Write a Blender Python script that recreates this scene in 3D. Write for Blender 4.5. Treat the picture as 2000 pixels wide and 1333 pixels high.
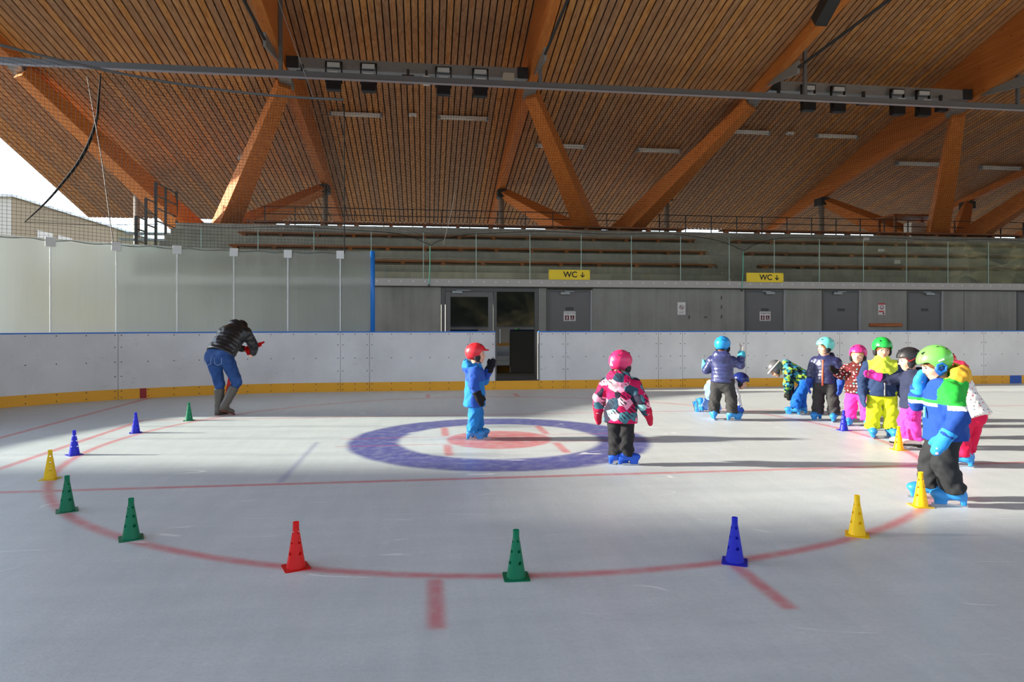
import bpy, math, random
import numpy as np
from mathutils import Vector, Matrix

# ------------------------------------------------------------------ camera / world / sun
scene = bpy.context.scene
for o in list(bpy.data.objects):
    bpy.data.objects.remove(o)
COL = scene.collection
F, HZ, CAMH, YAW = 1310.0, 634.0, 1.366, math.radians(7.35)
SY, CY = math.sin(YAW), math.cos(YAW)

cam_d = bpy.data.cameras.new('camera')
cam = bpy.data.objects.new('camera', cam_d)
COL.objects.link(cam)
cam_d.sensor_width = 36.0
cam_d.lens = F / 2000 * 36.0
cam_d.shift_y = -(666.5 - HZ) / 2000.0
cam_d.clip_end = 600
cam.location = (0, 0, CAMH)
cam.rotation_euler = (math.radians(90), 0, -YAW)
scene.camera = cam

SUN_EL = math.radians(16.5)
SUN_FROM = Vector((-CY * math.cos(SUN_EL), SY * math.cos(SUN_EL), math.sin(SUN_EL)))

world = bpy.data.worlds.new('sky')
scene.world = world
world.use_nodes = True
wn, wl = world.node_tree.nodes, world.node_tree.links
sky = wn.new('ShaderNodeTexSky')
sky.sky_type = 'NISHITA'
sky.sun_disc = False
sky.sun_elevation = SUN_EL
sky.sun_rotation = math.atan2(SUN_FROM.x, SUN_FROM.y)
sky.air_density = 1.0
sky.dust_density = 0.25
sky.ozone_density = 2.5
bg = wn['Background']
hsv = wn.new('ShaderNodeHueSaturation')
hsv.inputs['Saturation'].default_value = 0.6          # even haze over the whole sky
wl.new(sky.outputs[0], hsv.inputs['Color'])
wl.new(hsv.outputs[0], bg.inputs[0])
bg.inputs[1].default_value = 0.30

sun_d = bpy.data.lights.new('sun', 'SUN')
sun_d.energy = 5.8
sun_d.angle = math.radians(1.6)
sun_d.color = (1.0, 0.91, 0.78)
sun = bpy.data.objects.new('sun', sun_d)
COL.objects.link(sun)
sun.rotation_euler = SUN_FROM.to_track_quat('Z', 'Y').to_euler()
sun.location = (-20, 5, 20)

scene.view_settings.view_transform = 'Standard'
scene.view_settings.look = 'None'
scene.view_settings.gamma = 1.0
scene.view_settings.use_curve_mapping = False
scene.view_settings.exposure = 1.3
scene.cycles.use_denoising = True
scene.cycles.max_bounces = 8
scene.cycles.transparent_max_bounces = 24

# ------------------------------------------------------------------ pixel -> place helpers
def ray(px, py):
    x, z = (px - 1000) / F, (HZ - py) / F
    return Vector((x * CY + SY, -x * SY + CY, z))          # per unit of forward depth
def atY(px, py, Y):
    r = ray(px, py); return Vector((0, 0, CAMH)) + r * (Y / r.y)
def atX(px, py, X):
    r = ray(px, py); return Vector((0, 0, CAMH)) + r * (X / r.x)
def atZ(px, py, Z=0.0):
    r = ray(px, py); return Vector((0, 0, CAMH)) + r * ((Z - CAMH) / r.z)
CEIL_A, CEIL_B = 13.97, 0.292
def ceil_z(Y): return CEIL_A - CEIL_B * Y
LOW_A, LOW_B = 11.46, 0.204                      # the lower ceiling of every second bay
def low_z(Y): return LOW_A - LOW_B * Y
def atCeil(px, py, off=0.0, low=False):
    r = ray(px, py); t = ((LOW_A if low else CEIL_A) - off - CAMH) / (r.z + (LOW_B if low else CEIL_B) * r.y)
    return Vector((0, 0, CAMH)) + r * t
def face_rot(px, phi):
    """rotation about z for a person whose heading is phi degrees right of the line of sight"""
    return -(YAW + math.atan((px - 1000) / F) + math.radians(phi))

# ------------------------------------------------------------------ materials
def lin(c):
    return tuple((v / 255 / 12.92) if v / 255 <= 0.04045 else ((v / 255 + 0.055) / 1.055) ** 2.4 for v in c)
class NT:
    """short node building"""
    def __init__(s, name):
        s.m = bpy.data.materials.new(name); s.m.use_nodes = True
        s.t = s.m.node_tree; s.n = s.t.nodes; s.l = s.t.links
        s.p = s.n['Principled BSDF']; s.out = s.n['Material Output']
    def put(s, sock, v):
        if isinstance(v, bpy.types.NodeSocket): s.l.new(v, sock)
        elif isinstance(v, (tuple, list)):
            sock.default_value = tuple(v) + ((1,) if len(v) == 3 and len(sock.default_value) == 4 else ())
        else: sock.default_value = v
    def math(s, op, a, b=0.0, c=0.0, clamp=False):
        n = s.n.new('ShaderNodeMath'); n.operation = op; n.use_clamp = clamp
        for i, v in enumerate((a, b, c)): s.put(n.inputs[i], v)
        return n.outputs[0]
    def add(s, a, b): return s.math('ADD', a, b)
    def sub(s, a, b): return s.math('SUBTRACT', a, b)
    def mul(s, a, b): return s.math('MULTIPLY', a, b)
    def mx(s, a, b): return s.math('MAXIMUM', a, b)
    def mn(s, a, b): return s.math('MINIMUM', a, b)
    def step(s, e0, e1, v):
        n = s.n.new('ShaderNodeMapRange'); n.interpolation_type = 'SMOOTHSTEP'
        s.put(n.inputs[0], v); s.put(n.inputs[1], e0); s.put(n.inputs[2], e1)
        return n.outputs[0]
    def mix(s, f, a, b):
        n = s.n.new('ShaderNodeMix'); n.data_type = 'RGBA'
        s.put(n.inputs[0], f); s.put(n.inputs[6], a); s.put(n.inputs[7], b)
        return n.outputs[2]
    def coord(s, kind='Object'):
        return s.n.new('ShaderNodeTexCoord').outputs[kind]
    def xyz(s, v):
        n = s.n.new('ShaderNodeSeparateXYZ'); s.l.new(v, n.inputs[0]); return n.outputs
    def mapping(s, v, scale=(1, 1, 1), rot=(0, 0, 0)):
        n = s.n.new('ShaderNodeMapping'); s.l.new(v, n.inputs[0])
        n.inputs['Scale'].default_value = scale; n.inputs['Rotation'].default_value = rot
        return n.outputs[0]
    def noise(s, v, scale, detail=3.0, rough=0.55, dist=0.0):
        n = s.n.new('ShaderNodeTexNoise'); s.l.new(v, n.inputs['Vector'])
        n.inputs['Scale'].default_value = scale; n.inputs['Detail'].default_value = detail
        n.inputs['Roughness'].default_value = rough; n.inputs['Distortion'].default_value = dist
        return n.outputs[0]
    def vor(s, v, scale, feature='F1', rnd=1.0):
        n = s.n.new('ShaderNodeTexVoronoi'); n.feature = feature; s.l.new(v, n.inputs['Vector'])
        n.inputs['Scale'].default_value = scale; n.inputs['Randomness'].default_value = rnd
        return n.outputs
    def ramp(s, f, stops, const=False):
        n = s.n.new('ShaderNodeValToRGB'); s.l.new(f, n.inputs[0])
        n.color_ramp.interpolation = 'CONSTANT' if const else 'LINEAR'
        e = n.color_ramp.elements
        while len(e) < len(stops): e.new(0.5)
        for k, (p, c) in enumerate(stops):
            e[k].position = p; e[k].color = tuple(c) + (1,)
        return n.outputs[0]
    def bump(s, h, strength=0.2, dist=0.01):
        n = s.n.new('ShaderNodeBump'); s.l.new(h, n.inputs['Height'])
        n.inputs['Strength'].default_value = strength; n.inputs['Distance'].default_value = dist
        s.l.new(n.outputs[0], s.p.inputs['Normal'])
    def fin(s, col=None, rough=None, metal=None, spec=None):
        if col is not None: s.put(s.p.inputs['Base Color'], col)
        if rough is not None: s.put(s.p.inputs['Roughness'], rough)
        if metal is not None: s.put(s.p.inputs['Metallic'], metal)
        if spec is not None: s.put(s.p.inputs['Specular IOR Level'], spec)
        return s.m

_M = {}
def plain(name, rgb, rough=0.55, metal=0.0, var=0.08, scale=6.0, spec=0.5):
    """procedural single-colour material with light mottling"""
    if name in _M: return _M[name]
    t = NT(name); c = lin(rgb)
    n = t.noise(t.coord(), scale, 3)
    col = t.mix(t.math('MULTIPLY', n, 1.0), tuple(v * (1 - var) for v in c), tuple(min(1, v * (1 + var)) for v in c))
    _M[name] = t.fin(col, rough, metal, spec); return _M[name]
def fabric(name, rgb, rough=0.8, var=0.12, spec=0.2):
    if name in _M: return _M[name]
    t = NT(name); c = lin(rgb); co = t.coord()
    n = t.noise(co, 14, 4)
    col = t.mix(n, tuple(v * (1 - var) for v in c), tuple(min(1, v * (1 + var)) for v in c))
    t.bump(t.noise(co, 55, 2), 0.12, 0.01)
    _M[name] = t.fin(col, rough, 0, spec); return _M[name]
def wood(name, dark, light, axis=1, scale=1.0, rough=0.6, rand=True, knots=True):
    if name in _M: return _M[name]
    t = NT(name); co = t.coord()
    info = t.n.new('ShaderNodeObjectInfo').outputs['Random']
    off = t.n.new('ShaderNodeVectorMath'); off.operation = 'ADD'; t.l.new(co, off.inputs[0])
    cmb = t.n.new('ShaderNodeCombineXYZ'); r50 = t.mul(info, 53.0)
    for i in range(3): t.l.new(r50, cmb.inputs[i])
    t.l.new(cmb.outputs[0], off.inputs[1]); v = off.outputs[0]
    s = [9.0 * scale] * 3; s[axis] = 0.35 * scale
    g = t.noise(t.mapping(v, s), 1.6, 5, 0.6, 0.6)
    col = t.ramp(g, [(0.28, lin(dark)), (0.72, lin(light))])
    if knots:
        s2 = [7.0 * scale] * 3; s2[axis] = 2.2 * scale
        k = t.vor(t.mapping(v, s2), 1.0)[0]
        col = t.mix(t.mul(t.step(0.13, 0.05, k), 0.75), col, tuple(x * 0.35 for x in lin(dark)))
    if rand:
        hs = t.n.new('ShaderNodeHueSaturation'); t.l.new(col, hs.inputs['Color'])
        t.l.new(t.math('MULTIPLY_ADD', info, 0.42, 0.76), hs.inputs['Value'])
        t.l.new(t.math('MULTIPLY_ADD', info, 0.2, 0.95), hs.inputs['Saturation'])
        col = hs.outputs[0]
    _M[name] = t.fin(col, rough, 0, 0.3); return _M[name]
def concrete(name, rgb, stain=0.35, rough=0.85):
    if name in _M: return _M[name]
    t = NT(name); co = t.coord(); c = lin(rgb)
    a = t.noise(co, 0.9, 6, 0.62)
    b = t.noise(t.mapping(co, (5, 5, 0.25)), 1.3, 4, 0.6)
    f = t.add(t.mul(a, 0.6), t.mul(b, 0.4))
    col = t.ramp(f, [(0.3, tuple(v * (1 - stain) for v in c)), (0.55, c), (0.75, tuple(min(1, v * (1 + stain * 0.7)) for v in c))])
    t.bump(t.noise(co, 30, 4), 0.15, 0.01)
    _M[name] = t.fin(col, rough, 0, 0.2); return _M[name]
def clear_glass(name, tint=(0.86, 0.92, 0.9), refl=1.0, rough=0.0):
    if name in _M: return _M[name]
    t = NT(name); t.n.remove(t.p)
    tr = t.n.new('ShaderNodeBsdfTransparent'); tr.inputs[0].default_value = tint + (1,)
    gl = t.n.new('ShaderNodeBsdfGlossy'); gl.inputs['Roughness'].default_value = rough
    fr = t.n.new('ShaderNodeFresnel'); fr.inputs[0].default_value = 1.5
    mx = t.n.new('ShaderNodeMixShader')
    dust = t.noise(t.coord(), 2.0, 4)
    t.l.new(t.math('MULTIPLY', fr.outputs[0], t.math('MULTIPLY_ADD', dust, 0.2, refl)), mx.inputs[0])
    t.l.new(tr.outputs[0], mx.inputs[1]); t.l.new(gl.outputs[0], mx.inputs[2])
    t.l.new(mx.outputs[0], t.out.inputs[0])
    _M[name] = t.m; return t.m
def frosted(name):
    t = NT(name); t.n.remove(t.p); co = t.coord()
    streak = t.noise(t.mapping(co, (9, 9, 0.35)), 1.5, 4, 0.6)
    blot = t.noise(co, 1.1, 3)
    rf = t.n.new('ShaderNodeBsdfRefraction'); rf.inputs['Color'].default_value = (0.9, 0.93, 0.91, 1)
    rf.inputs['IOR'].default_value = 1.12
    t.l.new(t.math('MULTIPLY_ADD', streak, 0.25, 0.32), rf.inputs['Roughness'])
    df = t.n.new('ShaderNodeBsdfDiffuse'); df.inputs[0].default_value = (0.5, 0.53, 0.51, 1)
    tl = t.n.new('ShaderNodeBsdfTranslucent'); tl.inputs[0].default_value = (0.5, 0.53, 0.51, 1)
    m1 = t.n.new('ShaderNodeMixShader'); m1.inputs[0].default_value = 0.3
    t.l.new(df.outputs[0], m1.inputs[1]); t.l.new(tl.outputs[0], m1.inputs[2])
    m2 = t.n.new('ShaderNodeMixShader')
    t.l.new(t.add(t.math('MULTIPLY_ADD', streak, 0.2, 0.06), t.mul(blot, 0.12)), m2.inputs[0])
    t.l.new(rf.outputs[0], m2.inputs[1]); t.l.new(m1.outputs[0], m2.inputs[2])
    t.l.new(m2.outputs[0], t.out.inputs[0]); return t.m

M_STEEL = plain('grey_steel', (112, 114, 116), 0.5, 0.3)
M_DARKSTEEL = plain('dark_steel', (52, 54, 56), 0.55, 0.3)
M_GALV = plain('galvanised_steel', (150, 155, 155), 0.45, 0.5, 0.2, 20)
M_BLACK = plain('black_plastic', (22, 22, 24), 0.5)
M_WHITE = plain('white_plastic', (225, 224, 218), 0.45, 0, 0.03)
M_PLANK = wood('ceiling_plank_wood', (160, 108, 70), (206, 158, 112))
M_BEAM = wood('glulam_beam_wood', (182, 102, 46), (214, 134, 64), rand=False)
M_BENCH = wood('bench_wood', (120, 70, 42), (165, 105, 66), axis=0)
M_CONC = concrete('stand_concrete', (164, 162, 152))
M_WALLC = concrete('wall_concrete', (150, 149, 142), 0.3)
M_DECK = plain('roof_deck_dark', (22, 14, 10), 0.9)
M_BLUE = plain('blue_cap', (28, 108, 196), 0.4)

# ------------------------------------------------------------------ mesh helpers
class MB:
    def __init__(s): s.v = []; s.f = []
    def quadbox(s, c8):
        b = len(s.v); s.v += [tuple(p) for p in c8]
        s.f += [(b, b+3, b+2, b+1), (b+4, b+5, b+6, b+7), (b, b+1, b+5, b+4), (b+1, b+2, b+6, b+5), (b+2, b+3, b+7, b+6), (b+3, b, b+4, b+7)]
        return s
    def box(s, x0, x1, y0, y1, z0, z1):
        return s.quadbox([(x0,y0,z0),(x1,y0,z0),(x1,y1,z0),(x0,y1,z0),(x0,y0,z1),(x1,y0,z1),(x1,y1,z1),(x0,y1,z1)])
    def bar(s, a, b, w0, h0, w1=None, h1=None, up=(0, 0, 1)):
        """tapered rectangular bar from a to b; w across, h along 'up'"""
        a, b = Vector(a), Vector(b); w1 = w0 if w1 is None else w1; h1 = h0 if h1 is None else h1
        d = (b - a).normalized(); x = d.cross(Vector(up))
        if x.length < 1e-4: x = d.cross(Vector((0, 1, 0)))
        x.normalize(); y = x.cross(d).normalized()
        r = []
        for p, w, h in ((a, w0, h0), (b, w1, h1)):
            r += [p - x*w/2 - y*h/2, p + x*w/2 - y*h/2, p + x*w/2 + y*h/2, p - x*w/2 + y*h/2]
        return s.quadbox(r)
    def tube(s, pts, rad, seg=8, closed_ends=True):
        pts = [Vector(p) for p in pts]; n = len(pts)
        if not isinstance(rad, (list, tuple)): rad = [rad] * n
        base = len(s.v); prev = None
        for i, p in enumerate(pts):
            d = (pts[min(i+1, n-1)] - pts[max(i-1, 0)]).normalized()
            x = prev - d * prev.dot(d) if prev is not None else d.cross(Vector((0, 0, 1)) if abs(d.z) < 0.9 else Vector((1, 0, 0)))
            x.normalize(); prev = x; y = d.cross(x)
            for k in range(seg):
                a = 2 * math.pi * k / seg
                s.v.append(tuple(p + (x * math.cos(a) + y * math.sin(a)) * rad[i]))
        for i in range(n - 1):
            for k in range(seg):
                q = base + i*seg
                s.f.append((q+k, q+(k+1) % seg, q+seg+(k+1) % seg, q+seg+k))
        if closed_ends:
            s.f.append(tuple(base + k for k in reversed(range(seg)))); s.f.append(tuple(base + (n-1)*seg + k for k in range(seg)))
        return s
    def disc(s, c, n, r, seg=10, th=0.004):
        c, n = Vector(c), Vector(n).normalized()
        return s.tube([c, c + n * th], r, seg)
    def mesh(s, name):
        m = bpy.data.meshes.new(name); m.from_pydata(s.v, [], s.f); m.update(); return m
    def build(s, name, mat, parent=None, smooth=False, bevel=0.0):
        m = s.mesh(name)
        return mk(name, m, mat, parent, smooth, bevel)
def mk(name, mesh, mat, parent=None, smooth=False, bevel=0.0):
    if mat is not None and not mesh.materials: mesh.materials.append(mat)
    o = bpy.data.objects.new(name, mesh); COL.objects.link(o)
    if parent is not None: o.parent = parent
    if smooth: mesh.polygons.foreach_set('use_smooth', [True] * len(mesh.polygons))
    if bevel:
        b = o.modifiers.new('bevel', 'BEVEL'); b.width = bevel; b.segments = 2; b.limit_method = 'ANGLE'
    return o
def empty(name, loc=(0, 0, 0), rz=0.0):
    o = bpy.data.objects.new(name, None); COL.objects.link(o); o.location = loc; o.rotation_euler = (0, 0, rz)
    o.empty_display_size = 0.1; return o
def tag(o, label=None, cat=None, group=None, kind=None):
    if label: o['label'] = label
    if cat: o['category'] = cat
    if group: o['group'] = group
    if kind: o['kind'] = kind
    return o
def inst(src, name, parent=None, loc=None):
    o = src.copy(); o.name = name; COL.objects.link(o); o.parent = parent
    if loc is not None: o.location = loc
    return o
def text_mesh(s, size, ext=0.002):
    cu = bpy.data.curves.new('lettering', 'FONT'); cu.body = s; cu.size = size; cu.extrude = ext; cu.offset = size*0.018; cu.align_x = 'CENTER'; cu.align_y = 'CENTER'
    o = bpy.data.objects.new('lettering', cu); COL.objects.link(o)
    m = bpy.data.meshes.new_from_object(o.evaluated_get(bpy.context.evaluated_depsgraph_get()))
    bpy.data.objects.remove(o); m.name = 'lettering'; m.materials.clear(); return m

# ================================================================== SETTING
WALLY = 13.93                                    # rink side of the far boards
ARC_C, ARC_R = (-2.06, 7.13), 6.80               # rounded corner of the rink
NEAR_Y = -9.5

# ---- ice
def ice_material():
    t = NT('ice'); co = t.coord(); X, Y, Z = t.xyz(co)
    wob = t.noise(co, 3.0, 4)
    def soft(d, w, s): return t.step(t.add(w, s), t.sub(w, s), d) if False else t.step(w + s, w - s, d)
    def ring(cx, cy, R, w, s=0.035):
        dx, dy = t.sub(X, cx), t.sub(Y, cy)
        r = t.math('SQRT', t.add(t.mul(dx, dx), t.mul(dy, dy)))
        return soft(t.math('ABSOLUTE', t.sub(r, R)), w / 2, s)
    def rad(cx, cy):
        dx, dy = t.sub(X, cx), t.sub(Y, cy)
        return t.math('SQRT', t.add(t.mul(dx, dx), t.mul(dy, dy)))
    def seg(x0, x1, y0, y1, s=0.03):
        a = soft(t.math('ABSOLUTE', t.sub(X, (x0+x1)/2)), abs(x1-x0)/2, s)
        b = soft(t.math('ABSOLUTE', t.sub(Y, (y0+y1)/2)), abs(y1-y0)/2, s)
        return t.mul(a, b)
    CX, CYY = 0.885, 8.09
    HX, HY = 0.87, 7.93
    red = ring(CX, CYY, 4.5, 0.075, 0.035)
    for m in (seg(-5.12, -5.03, -8, 13.9), seg(-4.03, -3.95, 5.9, 10.15), seg(-4.0, 30, 10.08, 10.13, 0.02), seg(-8.8, 30, 5.90, 5.97, 0.025),
              seg(0.01, 0.09, 3.02, 3.62), seg(1.70, 1.78, 3.02, 3.62), seg(0.01, 0.09, 12.55, 13.15), seg(1.70, 1.78, 12.55, 13.15),
              seg(-1.0, 2.75, 8.17, 8.195, 0.012), seg(-1.0, 2.75, 7.66, 7.685, 0.012),
              seg(0.20, 0.29, 7.0, 7.62), seg(0.20, 0.29, 8.24, 8.9), seg(1.45, 1.54, 7.0, 7.62), seg(1.45, 1.54, 8.24, 8.9)):
        red = t.mx(red, m)
    r = rad(HX, HY)
    rw = t.add(r, t.mul(t.sub(wob, 0.5), 0.05))
    house_red = t.step(0.66, 0.58, rw)
    blue = t.mul(t.step(1.82, 1.70, rw), t.step(1.12, 1.24, rw))
    blue_line = seg(-1.27, -1.22, 6.0, 8.0, 0.04)
    # ice body: faint streaks left by blades, frost flecks
    s1 = t.noise(t.mapping(co, (0.5, 2.2, 1), (0, 0, 0.2)), 2.2, 6, 0.65)
    s2 = t.noise(t.mapping(co, (3.0, 0.4, 1), (0, 0, 0.7)), 2.4, 5, 0.6)
    base = t.ramp(t.add(t.mul(s1, 0.6), t.mul(s2, 0.4)), [(0.3, (0.50, 0.56, 0.575)), (0.55, (0.60, 0.655, 0.665)), (0.8, (0.70, 0.745, 0.75))])
    base = t.mix(t.mul(t.step(.35, .75, t.noise(co, 38, 6, .7)), .45), base, (.46, .50, .515))
    fade = t.step(0.25, 0.6, t.noise(co, 9.0, 4))
    fadeR = t.math('MULTIPLY_ADD', fade, 0.2, 0.42)
    col = t.mix(t.mul(blue, t.math('MULTIPLY_ADD', fade, 0.2, 0.66)), base, lin((44, 46, 142)))
    col = t.mix(t.mul(blue_line, 0.4), col, lin((52, 58, 148)))
    col = t.mix(t.mul(house_red, t.math('MULTIPLY_ADD', fade, 0.25, 0.4)), col, lin((206, 60, 70)))
    col = t.mix(t.mul(red, fadeR), col, lin((206, 48, 62)))
    # scratches : thin contour lines of stretched noise, broken up by a second noise
    scr = None
    for rot, sc, wd in ((0.35, 0.9, 0.0016), (1.5, 0.7, 0.0013), (2.5, 0.8, 0.0014)):
        n = t.noise(t.mapping(co, (0.35, 1.3, 1), (0, 0, rot)), sc, 2, 0.4, 0.3)
        line = t.step(wd * 2.4, wd * 0.6, t.math('ABSOLUTE', t.sub(n, 0.5)))
        brk = t.step(0.58, 0.66, t.noise(t.mapping(co, (1, 1, 1), (0, 0, rot)), 1.7, 3))
        line = t.mul(line, brk); scr = line if scr is None else t.mx(scr, line)
    fl = t.vor(t.mapping(co, (1, 1.8, 1)), 9.0)
    flk = t.mul(t.step(0.06, 0.025, fl[0]), t.step(0.48, 0.62, t.noise(co, 2.2, 3)))
    col = t.mix(t.mul(t.mx(scr, flk), 0.75), col, (0.88, 0.9, 0.9))
    t.bump(t.add(s1, t.mul(t.noise(co, 60, 3), 0.5)), 0.08, 0.02)
    return t.fin(col, t.math('MULTIPLY_ADD', s1, 0.25, 0.3), 0, 0.35)
ice = MB().box(-8.86, 46, NEAR_Y, WALLY, -0.06, 0.0).build('floor_ice', ice_material())
tag(ice, 'grey white ice sheet with red and blue painted rink markings', 'ice rink', kind='structure')
apron = MB().box(-90, 120, -70, 120, -0.30, -0.07).build('ground_outside', plain('asphalt', (112, 112, 108), 0.9, 0, 0.2, 0.6))
tag(apron, 'grey paved ground around the rink', 'ground', kind='structure')
corr = MB().box(-8, 46, WALLY + 0.22, 22.3, -0.068, -0.012).build('floor_corridor', concrete('corridor_concrete', (120, 118, 112)))
tag(corr, 'grey concrete walkway between boards and stand wall', 'floor', kind='structure')

# ---- boards: path along the rink edge
def path(s):
    """s metres leftwards along the boards from X=ARC_C.x on the far side; negative s is to the right. returns point, inward normal"""
    L = math.pi / 2 * ARC_R
    if s <= 0: return Vector((ARC_C[0] - s, WALLY, 0)), Vector((0, -1, 0))
    if s <= L:
        a = s / ARC_R
        return Vector((ARC_C[0] - ARC_R * math.sin(a), ARC_C[1] + ARC_R * math.cos(a), 0)), Vector((math.sin(a), -math.cos(a), 0))
    return Vector((ARC_C[0] - ARC_R, ARC_C[1] - (s - L), 0)), Vector((1, 0, 0))
def strip(s0, s1, z0, z1, back, front, n=None):
    """curved slab following the boards; back/front = offsets along the inward normal"""
    if n is None: n = max(1, int(abs(s1 - s0) / 0.35)) if s1 > 0.01 and s0 < 11 else 1
    mb = MB(); R = []
    for i in range(n + 1):
        p, q = path(s0 + (s1 - s0) * i / n)
        R.append([p + q*front + Vector((0,0,z0)), p + q*back + Vector((0,0,z0)), p + q*back + Vector((0,0,z1)), p + q*front + Vector((0,0,z1))])
    for r in R: mb.v += [tuple(p) for p in r]
    for i in range(n):
        a = i*4; b = a + 4
        for k in range(4):
            mb.f.append((a+k, a+(k+1) % 4, b+(k+1) % 4, b+k))
    mb.f.append((3, 2, 1, 0)); e = n*4; mb.f.append((e, e+1, e+2, e+3))
    return mb
def board_mat():
    t = NT('white_board'); co = t.coord()
    n = t.noise(co, 1.2, 5)
    col = t.ramp(n, [(0.3, lin((206, 203, 200))), (0.7, lin((224, 222, 219)))])
    mk_ = t.mul(t.step(0.62, 0.70, t.noise(t.mapping(co, (1, 1, 2.2), (0.3, 0.2, 0.4)), 16, 2, 0.4)), t.step(0.45, 0.7, t.noise(co, 1.6, 2)))
    col = t.mix(t.mul(mk_, 0.22), col, lin((120, 118, 116)))
    return t.fin(col, 0.42, 0, 0.4)
M_BOARD = board_mat()
M_KICK = plain('yellow_kick_plate', (232, 165, 24), 0.45, 0, 0.07, 3)
BOARD_H = 1.20
def s_of_px(px):
    """board path parameter seen at pixel column px"""
    best = min(np.arange(-34, 10.6, 0.01), key=lambda s: abs(proj_x(path(s)[0]) - px))
    return float(best)
def proj_x(p):
    d = p.x * SY + p.y * CY; return 1000 + F * (p.x * CY - p.y * SY) / max(d, 0.01)
joints = [s_of_px(x) for x in (1921, 1774, 1640, 1457, 1333, 1286, 1105)]
gate_r, gate_l = s_of_px(1053), s_of_px(968)
left_j = [s_of_px(x) for x in (918, 722, 665, 231)]
boards = empty('wall_boards', (0, 0, 0)); tag(boards, 'white rink boards with yellow kick plate and thin blue cap', 'rink boards', kind='structure')
bolt_pts = []
def board_run(cuts):
    for a, b in zip(cuts[:-1], cuts[1:]):
        g = 0.004
        strip(a + g, b - g, 0.185, BOARD_H, -0.012, 0.0).build('board_panel', M_BOARD, boards)
        strip(a + g, b - g, 0.0, 0.185, -0.012, 0.012).build('kick_plate', M_KICK, boards)
        n = max(2, int((b - a) / 0.40)); bm_ = MB()
        for i in range(n + 1):
            s = a + 0.05 + (b - a - 0.10) * i / n
            p, q = path(s)
            for z, off in ((1.165, 0.0), (0.68, 0.0), (0.155, 0.012), (0.04, 0.012)):
                bm_.disc(p + q*off + Vector((0, 0, z)), q, 0.0105, 8, 0.003)
            if i in (0, n):
                for z in (0.95, 0.42): bm_.disc(p + Vector((0, 0, z)), q, 0.0105, 8, 0.003)
        tag(bm_.build('bolts', M_DARKSTEEL, boards), kind='stuff')
far_cuts = [-32, -29.5, -27, -24.5, -22, -19.5] + joints + [gate_r]
board_run(far_cuts)
board_run([gate_l] + left_j + [6.4, 8.9, 11.4, 13.9, 16.4, 18.9, 21.4, 24.0])
# kick plate runs on under the gate
strip(gate_r, gate_l, 0.0, 0.185, -0.012, 0.012).build('kick_plate', M_KICK, boards)
strip(gate_r, gate_l, 0.185, 0.20, -0.10, 0.0).build('threshold', M_BLACK, boards)
for a, b in ((-32, gate_r), (gate_l, 24.0)):
    strip(a, b, 0.0, BOARD_H - 0.01, -0.16, -0.013, 60 if b > 1 else 1).build('board_backing', plain('board_backing_grey', (120, 122, 122), 0.6), boards)
    strip(a, b, BOARD_H, BOARD_H + 0.022, -0.17, 0.006, 60 if b > 1 else 1).build('cap_rail', M_BLUE, boards)
for s in (gate_r, gate_l):
    strip(s - 0.012, s + 0.012, 0.19, BOARD_H, -0.16, 0.003).build('gate_jamb', M_STEEL, boards)
s_red = s_of_px(279)
strip(s_red - 0.055, s_red + 0.055, 0.002, 0.184, 0.0, 0.016).build('goal_line_mark', plain('red_mark', (150, 28, 26), 0.5), boards)
s_blu = s_of_px(1983)
strip(s_blu - 0.15, s_blu + 0.15, 0.002, 0.184, 0.0, 0.016).build('zone_line_mark', plain('blue_mark', (28, 82, 170), 0.5), boards)
# hinged service gate in the boards (dark outline only)
gs0, gs1 = s_of_px(1412), s_of_px(1333)
gate = strip(gs0, gs1, 0.178, 0.19, -0.01, 0.004).build('service_gate_sill', M_DARKSTEEL, boards)
# near-side boards behind the camera (same rink)
nb = empty('wall_boards_near', (0, 0, 0)); tag(nb, 'white rink boards along the near side of the rink', 'rink boards', kind='structure')
MB().box(-8.86, 46, NEAR_Y - 0.15, NEAR_Y, 0.185, BOARD_H).build('board_panel', M_BOARD, nb)
MB().box(-8.86, 46, NEAR_Y - 0.15, NEAR_Y + 0.012, 0.0, 0.185).build('kick_plate', M_KICK, nb)
MB().box(-8.86, 46, NEAR_Y - 0.17, NEAR_Y + 0.01, BOARD_H, BOARD_H + 0.025).build('cap_rail', M_BLUE, nb)

# ---- plexiglass screen on the rounded corner
GL0, GL1 = BOARD_H + 0.024, 2.845
M_FROST = frosted('frosted_plexiglass'); M_PLEXI = clear_glass('clear_plexiglass', (0.93, 0.96, 0.95))
screen = empty('glass_screen', (0, 0, 0)); tag(screen, 'tall misted plexiglass screen on the rounded corner boards', 'glass screen', kind='structure')
gj = [s_of_px(728), s_of_px(664), s_of_px(562), s_of_px(457), s_of_px(346), s_of_px(228), s_of_px(100)]
step_ = gj[-1] - gj[-2]
gj += [gj[-1] + step_ * k for k in range(1, 11)]
for i, (a, b) in enumerate(zip(gj[:-1], gj[1:])):
    strip(a + 0.008, b - 0.008, GL0, GL1, -0.066, -0.054, 6).build('pane', M_FROST if i < 8 else M_PLEXI, screen)
M_SEAL = plain('pane_seal', (236, 238, 236), 0.5)
for i, s in enumerate(gj[1:]):
    strip(s - 0.009, s + 0.009, GL0, GL1, -0.069, -0.051, 1).build('joint_strip', M_SEAL, screen)
    strip(s - 0.075, s + 0.075, GL1 - 0.14, GL1 + 0.02, -0.074, -0.046, 1).build('clip', M_WHITE, screen)
p_end, q_end = path(gj[0])
MB().tube([p_end - q_end*0.03 + Vector((0.0, 0, BOARD_H + 0.02)), p_end - q_end*0.03 + Vector((0.0, 0, GL1 + 0.02))], 0.046, 14).build('end_post_pad', plain('blue_pad', (30, 120, 205), 0.35), screen, smooth=True)
# clear panes carry on round the end boards

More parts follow.
